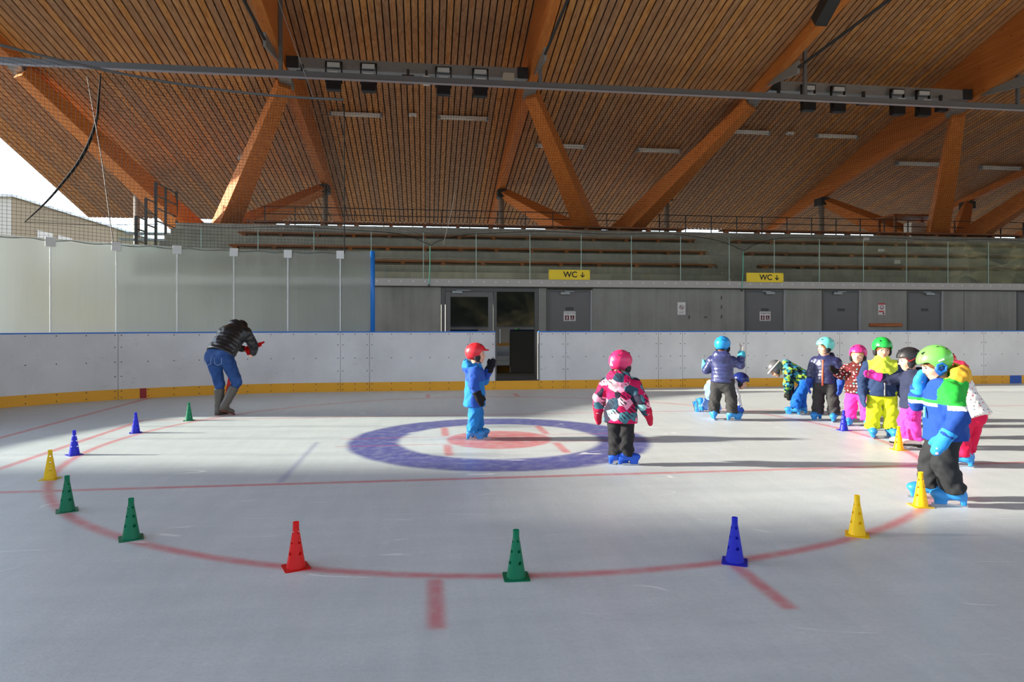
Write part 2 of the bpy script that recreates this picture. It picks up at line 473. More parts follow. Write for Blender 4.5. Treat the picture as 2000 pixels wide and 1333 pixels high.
# ---- stand: corridor wall with doors, slab edge, glass balustrade, tiers
WY = 16.40
LEFTX = -7.0
wz1 = 2.30
def xw(px): return atY(px, 600, WY).x
wall = empty('wall_stand', (0, 0, 0)); tag(wall, 'grey exposed concrete wall under the grandstand', 'wall', kind='structure')
door_spans = [(862, 1051), (1068, 1157), (1455, 1534), (1606, 1681), (1772, 1842), (1986, 2050)]
xs = [LEFTX] + [xw(p) for d in door_spans for p in d] + [46]
extra = [xw(1883)]
segs = list(zip(xs[0::2], xs[1::2]))
for a, b in segs:
    cuts = [a] + [e for e in extra if a < e < b] + [b]
    for c, d in zip(cuts[:-1], cuts[1:]):
        MB().box(c + 0.006, d - 0.006, WY, WY + 0.25, -0.012, wz1 - 0.03).build('concrete_panel', M_WALLC, wall, bevel=0.006)
MB().box(LEFTX, 46, WY - 0.02, WY + 0.25, wz1 - 0.025, 2.345).build('lintel', concrete('lintel_concrete', (120, 118, 112)), wall)
zl0 = atY(1000, 560, WY - 0.12).z; zl1 = atY(1000, 546, WY - 0.12).z
slab = empty('trim_slab_edge'); tag(slab, 'pale grey slab edge with row of bolt heads below the balustrade', 'slab edge', kind='structure')
MB().box(LEFTX, 46, WY - 0.14, WY + 0.6, zl0, zl1).build('slab', plain('slab_paint', (176, 172, 166), 0.6, 0, 0.06, 2), slab)
bm_ = MB()
for k in range(180):
    x = LEFTX + 0.15 + k * 0.285
    bm_.disc((x, WY - 0.14, (zl0 + zl1)/2 + 0.02), (0, -1, 0), 0.017, 8, 0.006)
tag(bm_.build('bolt_heads', plain('bolt_white', (220, 220, 216), 0.4), slab, smooth=False), kind='stuff')

M_DOOR = plain('grey_door', (104, 102, 100), 0.5, 0, 0.04, 2)
M_FRAME = plain('grey_door_frame', (88, 86, 84), 0.5, 0, 0.04, 2)
M_DGLASS = plain('door_glass_unlit_room', (10, 14, 14), 0.03, 0, 0.05, 2, 0.9)  # near-black base stands in for the unlit room behind the panes
def closer(parent, x, z, flip):
    MB().box(x - 0.12, x + 0.12, WY - 0.05, WY + 0.02, z - 0.03, z + 0.03).build('door_closer', M_GALV, parent, bevel=0.006)
    dx = 0.25 * flip
    MB().box(min(x, x + 2*dx) - 0.02, max(x, x + 2*dx) + 0.02, WY - 0.055, WY - 0.035, z + 0.035, z + 0.055).build('closer_arm', M_GALV, parent)
def dz(py, px=1000): return atY(px, py, WY).z
# glazed double door
d1 = empty('door_1'); tag(d1, 'grey framed glazed double door behind the open rink gate', 'door', kind='structure')
a, b, m = xw(862), xw(1051), xw(967)
ztop = dz(563, 960)
for (x0, x1) in ((a, a + 0.09), (m - 0.04, m + 0.04), (b - 0.09, b)):
    MB().box(x0, x1, WY - 0.02, WY + 0.10, -0.012, ztop).build('frame_post', M_FRAME, d1, bevel=0.005)
MB().box(a + 0.09, b - 0.09, WY - 0.018, WY + 0.098, ztop - 0.09, ztop).build('frame_head', M_FRAME, d1, bevel=0.005)
x0, x1 = a + 0.10, m - 0.05
for nm, bx in (('leaf_stile', (x0, x0 + 0.12, -0.0, ztop - 0.1)), ('leaf_stile', (x1 - 0.12, x1, -0.0, ztop - 0.1)), ('leaf_rail', (x0 + 0.12, x1 - 0.12, ztop - 0.22, ztop - 0.1)), ('leaf_rail', (x0 + 0.12, x1 - 0.12, 0.0, 0.2))):
    MB().box(bx[0], bx[1], WY + 0.0, WY + 0.06, bx[2], bx[3]).build(nm, M_DOOR, d1, bevel=0.004)
MB().box(x0 + 0.12, x1 - 0.12, WY + 0.02, WY + 0.035, 0.2, ztop - 0.22).build('pane', M_DGLASS, d1)
MB().box(m + 0.04, b - 0.09, WY + 0.02, WY + 0.035, 0.1, ztop - 0.09).build('pane', M_DGLASS, d1)
MB().box(m + 0.04, b - 0.09, WY - 0.01, WY + 0.06, 0.0, 0.1).build('bottom_rail', M_FRAME, d1)
MB().box(m + 0.10, m + 0.13, WY - 0.05, WY + 0.02, 0.9, 1.25).build('handle', M_GALV, d1)
closer(d1, xw(893), dz(571, 893), 0.6)
M_PLATE = plain('dark_sign_plate', (58, 58, 60), 0.5)
M_PAPER = plain('sign_white', (222, 218, 214), 0.6, 0, 0.02)
M_WINE = plain('sign_wine_red', (96, 24, 34), 0.6)
for k, (pa, pb) in enumerate(door_spans[1:]):
    d = empty('door_%d' % (k + 2)); a, b = xw(pa), xw(pb); zt = min(dz(566, pa), wz1 - 0.03)
    has_wc = k in (0, 2 - 1)
    tag(d, ['grey flush toilet door beside the glazed double door', 'grey flush toilet door right of the no smoking notice', 'plain grey door left of the mask poster',
            'plain grey door right of the mask poster', 'plain grey door at the far end of the stand wall'][k], 'door', kind='structure')
    for x0, x1 in ((a, a + 0.05), (b - 0.05, b)):
        MB().box(x0, x1, WY - 0.012, WY + 0.1, -0.012, zt).build('frame_post', plain('door_frame_pale', (150, 150, 150), 0.5) if x0 != a else M_FRAME, d)
    MB().box(a + 0.05, b - 0.05, WY - 0.012, WY + 0.1, zt - 0.05, zt).build('frame_head', M_FRAME, d)
    MB().box(a + 0.055, b - 0.055, WY + 0.02, WY + 0.07, 0.0, zt - 0.055).build('leaf', M_DOOR, d)
    MB().box(b - 0.16, b - 0.13, WY - 0.03, WY + 0.02, 0.98, 1.08).build('handle', M_GALV, d)
    closer(d, (a + b)/2 + (-0.12 if k in (0, 2) else 0.12), zt - 0.09, 0.4 if k in (0, 2) else -0.4)
    cx = (a + b) / 2; pc = (pa + pb) / 2
    zp = dz({0: 604, 1: 606}.get(k, 606), pc)
    MB().box(cx - 0.10, cx + 0.10, WY + 0.012, WY + 0.02, zp - 0.03, zp + 0.045).build('name_plate', M_PLATE, d)
    if has_wc:
        zc = dz(618, pc); s = empty('toilet_sign', (cx, WY + 0.012, zc)); s.parent = d
        tag(s, 'white toilet sign with two dark red pictograms')
        MB().box(-0.15, 0.15, -0.004, 0.0, -0.12, 0.12).build('sign_board', M_PAPER, s)
        tm = text_mesh('TOILETTES', 0.055); to = mk('lettering', tm, plain('sign_grey_ink', (120, 118, 118), 0.6), s); to.rotation_euler = (math.pi/2, 0, 0); to.location = (0, -0.006, 0.075)
        for sx in (-1, 1):
            MB().box(sx*0.068 - 0.05, sx*0.068 + 0.05, -0.008, -0.004, -0.10, 0.02).build('pictogram_field', M_WINE, s)
            pm = MB(); pm.disc((sx*0.068, -0.008, -0.004), (0, -1, 0), 0.012, 10, 0.002)
            if sx < 0:
                pm.box(sx*0.068 - 0.017, sx*0.068 + 0.017, -0.010, -0.008, -0.055, -0.02).box(sx*0.068 - 0.013, sx*0.068 - 0.003, -0.010, -0.008, -0.09, -0.055).box(sx*0.068 + 0.003, sx*0.068 + 0.013, -0.010, -0.008, -0.09, -0.055)
            else:
                pm.box(sx*0.068 - 0.008, sx*0.068 + 0.004, -0.010, -0.008, -0.06, -0.02).box(sx*0.068 - 0.008, sx*0.068 + 0.025, -0.010, -0.008, -0.066, -0.056).box(sx*0.068 + 0.018, sx*0.068 + 0.027, -0.010, -0.008, -0.09, -0.06)
                pm.tube([(sx*0.068 - 0.008 + 0.026*math.cos(t_), -0.009, -0.067 + 0.026*math.sin(t_)) for t_ in np.linspace(1.6, 5.8, 12)], 0.0035, 5)
            pm.build('pictogram', M_PAPER, s)

# wall notices
def notice(px, py, w, h, name, label):
    c = atY(px, py, WY - 0.001); s = empty(name, (c.x, WY - 0.002, c.z)); tag(s, label, 'sign')
    MB().box(-w/2, w/2, -0.004, 0.0, -h/2, h/2).build('sign_board', M_PAPER, s); return s
s = notice(1331, 603, 0.21, 0.32, 'no_smoking_notice', 'white notice with round no smoking symbol on the concrete wall')
M_INK = plain('sign_black_ink', (30, 28, 28), 0.6); M_RED = plain('sign_red', (205, 40, 44), 0.55)
MB().tube([(0.055*math.cos(t_), -0.006, 0.03 + 0.055*math.sin(t_)) for t_ in np.linspace(0, 2*math.pi, 25)], 0.006, 6).build('symbol_ring', plain('sign_brown_ring', (120, 70, 62), 0.6), s)
MB().bar((-0.04, -0.006, 0.07), (0.04, -0.006, -0.01), 0.004, 0.012).build('symbol_slash', plain('sign_brown_ring', (0, 0, 0)), s)
MB().box(-0.038, 0.03, -0.0055, -0.004, 0.023, 0.035).build('cigarette', M_INK, s)
gl = MB()
for k in range(3): gl.box(-0.075, 0.075 - 0.02*k, -0.0055, -0.004, -0.085 - k*0.022, -0.079 - k*0.022)
tag(gl.build('small_print', plain('sign_grey_ink', (120, 118, 118), 0.6), s), kind='stuff')
s = notice(1722, 604, 0.20, 0.30, 'mask_poster', 'white and red poster with masked head above the wooden wall rail')
MB().box(-0.10, 0.10, -0.006, -0.004, 0.115, 0.15).build('red_band', M_RED, s)
MB().box(-0.085, 0.06, -0.006, -0.004, -0.085, -0.045).build('red_band', M_RED, s)
MB().tube([(0.045*math.cos(t_), -0.006, 0.045 + 0.05*math.sin(t_)) for t_ in np.linspace(0, 2*math.pi, 21)], 0.007, 6).build('head_outline', M_INK, s)
MB().box(-0.03, 0.03, -0.006, -0.004, 0.005, 0.04).build('mask_shape', plain('sign_blush', (214, 150, 150), 0.6), s)
MB().disc((0.05, -0.004, -0.115), (0, -1, 0), 0.025, 12, 0.002).build('emblem', M_WINE, s)
c = atY(1729, 635, WY)
rl = MB().box(-0.47, 0.47, -0.04, 0.0, -0.048, 0.048).build('coat_rail', wood('rail_wood', (150, 84, 44), (190, 116, 66), axis=0, rand=False, knots=False), bevel=0.006)
rl.location = (c.x, WY - 0.001, c.z); tag(rl, 'short orange brown wooden rail on the concrete wall below the poster', 'rail')
for px, py, rz, lab in ((1346, 620, 0.1, 'dark tape scrap just beside the no smoking notice'), (1378, 620, 1.5, 'sideways dark tape scrap between the notice and the tape column'), (1409, 582, 0.05, 'topmost dark tape scrap in the column near the toilet door'), (1409, 600, 0.1, 'middle dark tape scrap in the column near the toilet door'), (1409, 619, 0.2, 'lowest dark tape scrap in the column near the toilet door')):
    c = atY(px, py, WY); tp = MB().box(-0.02, 0.02, -0.002, 0.0, -0.045, 0.045).build('tape_scrap', plain('old_tape', (88, 86, 80), 0.7))
    tp.location = (c.x, WY - 0.001, c.z); tp.rotation_euler = (0, rz, 0); tag(tp, lab, 'tape', 'tape scraps on the concrete wall')

# balustrade
BZ = atY(1000, 457, WY - 0.10).z
bal = empty('balustrade'); tag(bal, 'clear glass balustrade along the front of the grandstand', 'balustrade', kind='structure')
M_BGL = clear_glass('balustrade_glass', (0.87, 0.9, 0.88), 0.6); M_EDGE = plain('glass_edge_green', (168, 196, 184), 0.3)
pj = [393, 504, 613, 725, 827, 930, 1035, 1135, 1233, 1329, 1424, 1512, 1600, 1686, 1770, 1851, 1930]
xj = [LEFTX + 0.02] + [atY(p, 500, WY - 0.10).x for p in pj]
sp_ = xj[-1] - xj[-2]; xj += [xj[-1] + sp_*k for k in range(1, 13)]
for a, b in zip(xj[:-1], xj[1:]):
    MB().box(a + 0.008, b - 0.008, WY - 0.107, WY - 0.093, zl1 - 0.03, BZ).build('pane', M_BGL, bal)
    MB().box(b - 0.0075, b + 0.0075, WY - 0.109, WY - 0.091, zl1 - 0.0, BZ).build('pane_edge', M_EDGE, bal)

# WC signs hung on the balustrade
M_YEL = plain('sign_yellow', (240, 208, 22), 0.45, 0, 0.02)
for (xa, xb, ya, yb, lab) in ((1072, 1152, 527, 547, 'yellow WC sign above the toilet door by the glazed door'), (1458, 1530, 533, 552, 'yellow WC sign above the toilet door near the bungee cord')):
    A, B = atY(xa, ya, WY - 0.16), atY(xb, yb, WY - 0.16); w, h = B.x - A.x, A.z - B.z
    s = empty('wc_sign', ((A.x + B.x)/2, WY - 0.16, (A.z + B.z)/2)); tag(s, lab, 'sign', 'yellow toilet signs')
    MB().box(-w/2, w/2, -0.006, 0.012, -h/2, h/2).build('sign_board', M_YEL, s)
    to = mk('lettering', text_mesh('WC', h*0.82), M_INK, s); to.rotation_euler = (math.pi/2, 0, 0); to.location = (0.02, -0.009, 0.0)
    ar = MB(); x = w*0.32
    ar.box(x - 0.011, x + 0.011, -0.010, -0.006, -0.05, 0.065)
    ar.bar((x - 0.05, -0.008, -0.005), (x + 0.004, -0.008, -0.06), 0.004, 0.022); ar.bar((x + 0.05, -0.008, -0.005), (x - 0.004, -0.008, -0.06), 0.004, 0.022)
    ar.build('arrow', M_INK, s)
    for sx in (-1, 1):
        for sz in (-1, 1): MB().disc((sx*(w/2 - 0.03), -0.006, sz*(h/2 - 0.03)), (0, -1, 0), 0.008, 8, 0.003).build('screw', M_DARKSTEEL, s)

# tiers
stand = empty('grandstand'); tag(stand, 'stepped concrete grandstand tiers behind the glass balustrade', 'grandstand', kind='structure')
Y0, Z0 = 17.15, zl1
AX0, AX1 = 8.0, 9.25
NSTEP = 8; RUN, RISE = 0.41, 0.222
for k in range(NSTEP):
    y = Y0 + RUN * k; z1 = Z0 + RISE * (k + 1)
    MB().box(LEFTX if k else LEFTX, 46, y, 21.6, z1 - RISE - (0.0 if k else 0.2), z1).build('step', M_CONC, stand, bevel=0.008)
MB().box(LEFTX, 46, WY + 0.5, 21.6, zl0, zl1 - 0.003).build('lower_slab', M_CONC, stand)
MB().box(LEFTX, 46, 21.3, 21.6, 2.0, 4.15).build('back_upstand', M_CONC, stand)
MB().box(LEFTX, LEFTX + 0.25, WY + 0.3, 21.6, 0.0, zl1 - 0.25).build('end_wall', M_CONC, stand)
c = atY(360, 463, 17.1)
MB().box(-5.9, -4.5, 17.12, 17.16, 2.9, 2.99).build('vent_slot', plain('vent_dark', (70, 74, 78), 0.6), stand)
for (px, py, Y, zz) in ((1692, 471, 20.0, 0.26), (1721, 495, 19.0, 0.26), (1752, 517, 18.0, 0.26)):
    c = atY(px, py, Y); 
    MB().box(c.x - 0.09, c.x + 0.09, Y - 0.02, Y + 0.02, c.z - 0.13, c.z + 0.13).build('white_marker', M_WHITE, stand)
brk = MB().box(-0.05, 0.05, 0.0, 0.2, -0.07, 0.0).mesh('bench_bracket'); brk.materials.append(M_BENCH)
def bench(x0, x1, k, lab):
    y = Y0 + RUN * k; z = Z0 + RISE * (k + 1)
    b = empty('bench', ((x0 + x1)/2, y, z)); tag(b, lab, 'bench', 'wooden benches on the grandstand')
    h = (x1 - x0)/2
    MB().box(-h, h, -0.03, 0.16, 0.07, 0.115).build('seat_board', M_BENCH, b)
    MB().box(-h, h, 0.18, 0.34, 0.07, 0.115).build('seat_board', M_BENCH, b)
    n = max(2, int(h*2/1.0))
    for i in range(n + 1):
        o = mk('bracket', brk, None, b); o.location = (-h + 0.15 + (2*h - 0.3)*i/n, 0, 0.07)
names = ['lowest', 'second', 'third', 'top']
for r, k in enumerate((1, 3, 5, 7)):
    bench(-5.1 if r else -4.9, AX0 - 0.1*(r == 0), k, 'long wooden bench on the %s tier, left of the stair aisle' % names[r])
    bench(AX1, 24.0, k, 'long wooden bench on the %s tier, right of the stair aisle' % names[r])
for k in range(8):
    y = Y0 + RUN*k - RUN/2; z = Z0 + RISE*k + RISE/2
    MB().box(AX0 + 0.05, AX1 - 0.05, y, y + RUN/2 + 0.002, z - RISE/2, z).build('aisle_step', M_CONC, stand)
# top walkway railing
rail_t = empty('walkway_railing'); tag(rail_t, 'thin dark steel railing along the walkway at the top of the stand', 'railing', kind='structure')
for z in (4.55, 4.78, 5.0): MB().tube([(-5.0, 21.45, z), (40, 21.45, z)], 0.014, 6).build('rail_bar', M_DARKSTEEL, rail_t)
pm_ = MB().box(-0.012, 0.012, -0.02, 0.02, 0, 0.86).mesh('rail_post'); pm_.materials.append(M_DARKSTEEL)
for k in range(50):
    o = mk('rail_post', pm_, None, rail_t); o.location = (-4.9 + k*0.9, 21.45, 4.15)

# stair railing at the left end of the stand
st = empty('stair_railing'); tag(st, 'dark steel stair railing at the open end of the stand', 'railing')
posts = [(18.15, 2.6, 4.12), (18.75, 2.6, 4.70), (19.4, 2.6, 5.26), (20.1, 3.4, 5.26), (20.95, 3.6, 5.30)]
for y, z0, z1 in posts: MB().box(-7.33, -7.27, y - 0.03, y + 0.03, z0, z1).build('post', M_DARKSTEEL, st)
for (ya, za, yb, zb) in ((18.15, 4.12, 18.75, 4.12), (18.15, 3.8, 18.75, 3.8), (18.15, 3.5, 18.75, 3.5), (18.15, 3.2, 18.75, 3.2), (18.75, 4.68, 19.4, 4.68), (18.75, 4.35, 19.4, 4.35), (18.75, 4.0, 19.4, 4.0),
                         (19.4, 5.24, 20.95, 5.24), (19.4, 4.9, 20.95, 4.9), (19.4, 4.55, 20.95, 4.55), (19.4, 4.2, 20.95, 4.2)):
    MB().bar((-7.3, ya + 0.03, za), (-7.3, yb - 0.03, zb), 0.03, 0.035).build('rail_bar', M_DARKSTEEL, st)
for k in range(10):
    MB().box(-8.6, -7.36, 17.6 + k*0.33, 17.9 + k*0.33, 2.0 + k*0.22, 2.05 + k*0.22).build('tread', M_GALV, st)

# commentator booth on the top walkway
c = atY(1775, 455, 22.0)
bo = empty('commentator_booth', (c.x, 22.0, 4.15)); tag(bo, 'small timber shelter with white cabinet on the top walkway', 'booth')
MB().box(-0.95, 0.95, -0.5, 0.5, 1.02, 1.08).build('roof_board', M_BENCH, bo)
for x in (-0.85, 0.85):
    for y in (-0.42, 0.42): MB().box(x - 0.04, x + 0.04, y - 0.04, y + 0.04, 0, 1.02).build('post', M_BENCH, bo)
MB().box(-0.85, 0.85, -0.44, -0.40, 0.35, 0.42).build('front_rail', M_BENCH, bo)
MB().box(-0.05, 0.5, -0.2, 0.2, 0.0, 0.85).build('cabinet', M_WHITE, bo)

# ================================================================== ROOF
GABLE_X, EAVE_Y, RIDGE_Y = -13.3, 28.6, 0.0
ROOF_X1 = 46.0
ceil = empty('ceiling'); tag(ceil, 'sloping slatted timber ceiling of the rink hall', 'ceiling', kind='structure')
th = 0.4
RX = [-9.8 + 6.28 * k for k in range(8)]
def is_low(x): return any(RX[k] < x < RX[k+1] for k in (0, 2, 4, 6))
def slope_slab(x0, x1, y0, y1, off0, off1, fz=ceil_z):
    mb = MB(); c = []
    for off in (off0, off1):
        for (x, y) in ((x0, y0), (x1, y0), (x1, y1), (x0, y1)): c.append((x, y, fz(y) + off))
    return mb.quadbox(c)
slope_slab(GABLE_X, ROOF_X1, RIDGE_Y, EAVE_Y, 0.035, 0.40).build('roof_deck', M_DECK, ceil)
PITCH, PW = 0.175, 0.141
pl = slope_slab(0, PW, RIDGE_Y, EAVE_Y, 0.0, 0.034).mesh('plank'); pl.materials.append(M_PLANK)
pl2 = slope_slab(0, PW, RIDGE_Y, EAVE_Y - 0.02, 0.0, 0.034, low_z).mesh('plank'); pl2.materials.append(M_PLANK)
for k in (0, 2, 4, 6):
    slope_slab(RX[k] + 0.1, RX[k+1] - 0.1, RIDGE_Y, EAVE_Y - 0.02, 0.035, 0.075, low_z).build('lower_deck', M_DECK, ceil)
x = GABLE_X + 0.01; n_pl = 0
while x < ROOF_X1 - 0.3 and n_pl < 285:
    o = mk('plank', pl2 if is_low(x + PW/2) else pl, None, ceil); o.location = (x, 0, 0); x += PITCH; n_pl += 1
slope_slab(x, ROOF_X1, RIDGE_Y, EAVE_Y, 0.0, 0.034).build('plank_field', M_PLANK, ceil)
# other half of the gable roof, behind the camera
mb = MB(); NE = -12.0; zr = ceil_z(RIDGE_Y)
ze = zr - CEIL_B * (RIDGE_Y - NE)
mb.quadbox([(GABLE_X, NE, ze), (ROOF_X1, NE, ze), (ROOF_X1, RIDGE_Y, zr), (GABLE_X, RIDGE_Y, zr), (GABLE_X, NE, ze + th), (ROOF_X1, NE, ze + th), (ROOF_X1, RIDGE_Y, zr + th), (GABLE_X, RIDGE_Y, zr + th)])
mb.build('roof_half_near', M_PLANK, ceil)

# rafters, struts, posts
NODE_Y, NODE_Z, FOOT_Y, FOOT_Z = 17.7, 7.52, 21.8, 4.15
def rafter_depth(Y): return ceil_z(Y) - (low_z(Y) - 0.30 + max(0.0, (Y - 17.2) * 0.0105))
order = ['outermost', 'second', 'third', 'fourth', 'fifth', 'sixth', 'seventh', 'eighth']
for i, X in enumerate(RX):
    w = 0.11; mb = MB()
    ys = [RIDGE_Y, 17.2, EAVE_Y - 0.05]
    for ya, yb in zip(ys[:-1], ys[1:]):
        da, db = rafter_depth(ya), rafter_depth(yb)
        mb.quadbox([(X-w, ya, ceil_z(ya)-da), (X+w, ya, ceil_z(ya)-da), (X+w, yb, ceil_z(yb)-db), (X-w, yb, ceil_z(yb)-db),
                    (X-w, ya, ceil_z(ya)-0.002), (X+w, ya, ceil_z(ya)-0.002), (X+w, yb, ceil_z(yb)-0.002), (X-w, yb, ceil_z(yb)-0.002)])
    r = empty('rafter', (0, 0, 0)); tag(r, 'deep glulam timber rafter, %s from the open gable end' % order[i], 'rafter', 'roof rafters', kind='structure')
    mb.build('beam', M_BEAM, r)
    # steel shoe at the strut node
    MB().bar((X, NODE_Y - 0.25, NODE_Z + 0.14), (X, NODE_Y + 0.25, NODE_Z - 0.02), 0.30, 0.16).build('steel_shoe', M_GALV, r)
    # tension rod under the rafter with its gusset
    g0 = Vector((X, 16.6, ceil_z(16.6) - rafter_depth(16.6))); g1 = g0 + Vector((0, -1.25, -0.12))
    MB().bar(g0 + Vector((0, 0.5, 0)), g1, 0.03, 0.05, 0.06, 0.30).build('gusset_plate', M_GALV, r)
    MB().tube([g1, g1 + Vector((0, -13, 13*0.03))], 0.035, 8).build('tension_rod', M_DARKSTEEL, r)
    # rear post
    zt = ceil_z(24.4) - rafter_depth(24.4)
    MB().tube([(X, 24.4, 0.0), (X, 24.4, zt - 0.25)], 0.10, 14).build('post', plain('post_grey', (150, 150, 146), 0.5) , r, smooth=True)
    MB().box(X - 0.16, X + 0.16, 24.15, 24.65, zt - 0.26, zt + 0.02).build('post_head', M_DARKSTEEL, r)
FX = [-6.66, 5.9, 18.46, 31.0]
for j, X in enumerate(FX):
    fo = empty('strut_fan', (X, FOOT_Y, FOOT_Z)); tag(fo, ['fan of timber struts beside the stair railing', 'fan of timber struts above the middle of the stand', 'fan of timber struts behind the commentator booth', 'fan of timber struts at the far end of the stand'][j], 'timber strut', 'strut fans under the roof', kind='structure')
    base = Vector((0, 0, 0))
    for sgn in (-1, 1):
        top = Vector((sgn * 3.14 - sgn*0.05, NODE_Y - FOOT_Y, NODE_Z - FOOT_Z - 0.02))
        MB().bar((sgn*0.38, 0.05, 0.0), top, 0.62, 0.66, 0.30, 0.34, up=(0, -1, 0.6)).build('strut', M_BEAM, fo, bevel=0.01)
        t2 = Vector((sgn * 3.05, 24.4 - FOOT_Y - 0.1, ceil_z(24.4) - rafter_depth(24.4) - FOOT_Z - 0.12))
        MB().bar((sgn*0.5, 0.3, 0.0), t2, 0.5, 0.85, 0.28, 0.3, up=(0, -1, 0.6)).build('strut', M_BEAM, fo, bevel=0.01)
    MB().box(-0.62, 0.62, -0.2, 0.45, -0.5, 0.34).build('steel_foot', M_DARKSTEEL, fo)

# long steel rail that carries the net, with hangers
RAILY = 16.25
RZ = [atY(px, py, RAILY).z for px, py in ((0, 124), (1000, 171), (2000, 214))]
zR = sum(RZ) / 3
rail = empty('net_rail'); tag(rail, 'long grey steel rail hung across the hall below the rafters', 'steel rail', kind='structure')
MB().box(-14, 44, RAILY - 0.05, RAILY + 0.05, zR - 0.02, zR + 0.13).build('rail_beam', M_STEEL, rail)
MB().box(-14, 44, RAILY - 0.075, RAILY - 0.05, zR - 0.055, zR - 0.015).build('rail_flange', plain('pale_flange', (165, 160, 166), 0.4), rail)
for px, yt in ((523, -20), (1055, 10), (1572, 80), (1988, 85)):
    x = atY(px, 120, RAILY).x; x = RX[1] + 0.16 if px == 523 else x
    MB().box(x - 0.04, x + 0.04, RAILY - 0.04, RAILY + 0.04, zR + 0.13, min(ceil_z(RAILY) - 0.01, atY(px, yt, RAILY).z)).build('hanger', M_STEEL, rail)

# lighting troughs with floodlights
M_FLPL = plain('flood_reflector', (205, 208, 205), 0.35)
def trough(x0, x1, floods, extras, lab):
    ty = 17.15
    t0 = empty('lighting_trough', ((x0 + x1)/2, ty, 0)); tag(t0, lab, 'cable trough', 'cable troughs between rafters', kind='structure')
    zt = 7.68
    h = (x1 - x0)/2
    MB().box(-h, h, -0.16, 0.16, zt, zt + 0.03).build('trough_floor', M_GALV, t0)
    MB().box(-h, h, -0.18, -0.16, zt - 0.02, zt + 0.24).build('trough_side', M_GALV, t0)
    MB().box(-h, h, 0.16, 0.18, zt - 0.02, zt + 0.24).build('trough_side', M_GALV, t0)
    for s in (-1, 1): MB().box(s*h - 0.28 if s > 0 else -h, h if s > 0 else -h + 0.28, -0.2, -0.18, zt - 0.03, zt + 0.26).build('end_bracket', M_DARKSTEEL, t0)
    for px, py, l in floods:
        c = atY(px, py, ty - 0.3); f = empty('floodlight', (c.x, ty - 0.3, 7.62)); f.scale = (1.15, 1.15, 1.15); tag(f, l, 'floodlight', 'floodlights on the troughs')
        MB().box(-0.15, 0.15, -0.10, 0.08, -0.46, -0.14).build('housing', M_BLACK, f, bevel=0.015)
        MB().bar((0, -0.03, -0.40), (0, -0.16, -0.10), 0.2, 0.02).build('reflector', M_FLPL, f)
        for s in (-1, 1): MB().box(s*0.165 - 0.012, s*0.165 + 0.012, -0.03, 0.03, -0.3, 0.12).build('yoke_arm', M_BLACK, f)
        MB().box(-0.177, 0.177, -0.03, 0.03, 0.1, 0.16).build('yoke_bar', M_BLACK, f)
        MB().box(-0.13, 0.13, -0.075, -0.03, 0.03, 0.12).build('ballast', M_FLPL, f)
    for px, py, w, hh, m, nm, l in extras:
        c = atY(px, py, ty - 0.3); f = empty(nm, (c.x, ty - 0.3, c.z)); tag(f, l, nm.replace('_', ' '))
        MB().box(-w/2, w/2, -0.10, 0.08, -hh/2, hh/2).build('housing', m, f, bevel=0.012)
        MB().box(-0.03, 0.03, -0.02, 0.05, hh/2, max(hh/2 + .02, 7.70 - c.z)).build('bracket', M_DARKSTEEL, f)
        if nm == 'loudspeaker':
            MB().disc((0, -0.10, 0), (0, -1, -0.3), min(w, hh)*0.3, 14, 0.01).build('speaker_cone', M_DARKSTEEL, f)
        else:
            for s in (-1, 1): MB().disc((s*w*0.25, -0.10, -hh*0.3), (0, -1, 0), 0.025, 10, 0.02).build('lamp_eye', M_GALV, f)
M_BROWN = plain('brown_speaker', (70, 40, 26), 0.6); M_BEIGE = plain('beige_lamp', (190, 180, 162), 0.5)
trough(RX[1] + 0.15, RX[2] - 0.15,
       [(652, 145, 'black floodlight with pale reflector nearest the netting pipe end'), (720, 148, 'black floodlight with pale reflector beside the brown loudspeaker'), (866, 155, 'dark blue lensed floodlight beside the small white box'), (938, 160, 'black floodlight with pale reflector beside the beige twin lamp')],
       [(590, 147, 0.24, 0.18, M_BLACK, 'loudspeaker', 'small black loudspeaker at the end of the long trough'), (797, 156, 0.3, 0.2, M_BROWN, 'loudspeaker', 'dark brown loudspeaker in the middle of the trough'),
        (833, 158, 0.16, 0.2, M_WHITE, 'sensor_box', 'small white box hung beside the brown loudspeaker'), (993, 156, 0.28, 0.3, M_BEIGE, 'emergency_lamp', 'beige twin eyed emergency lamp at the trough end')],
       'long grey cable trough between the second and third rafters')
trough(RX[3] + 0.15, RX[4] - 0.15,
       [(1578, 190, 'black floodlight beside the rail hanger on the far trough'), (1636, 196, 'black floodlight left of the hanging brown loudspeaker'), (1752, 205, 'black floodlight right of the hanging brown loudspeaker'), (1802, 210, 'black floodlight near the upright timber strut')],
       [(1521, 190, 0.3, 0.16, M_BLACK, 'loudspeaker', 'flat black loudspeaker at the near end of the far trough'), (1687, 200, 0.34, 0.16, M_BROWN, 'loudspeaker', 'brown loudspeaker tilted under the far trough'), (1838, 213, 0.28, 0.16, M_BLACK, 'loudspeaker', 'black loudspeaker against the upright timber strut')],
       'long grey cable trough between the fourth and fifth rafters')
# loudspeaker on the fourth rafter
c = Vector((0, 0, CAMH)) + ray(1612, 15) * 14.2; f = empty('loudspeaker', tuple(c)); tag(f, 'large black column loudspeaker fixed to a rafter', 'loudspeaker')
MB().bar((0, -0.45, 0.25), (0, 0.25, -0.2), 0.28, 0.3).build('housing', M_BLACK, f, bevel=0.02); MB().box(-0.04, 0.04, -0.1, 0.1, 0.1, 0.55).build('bracket', M_DARKSTEEL, f)

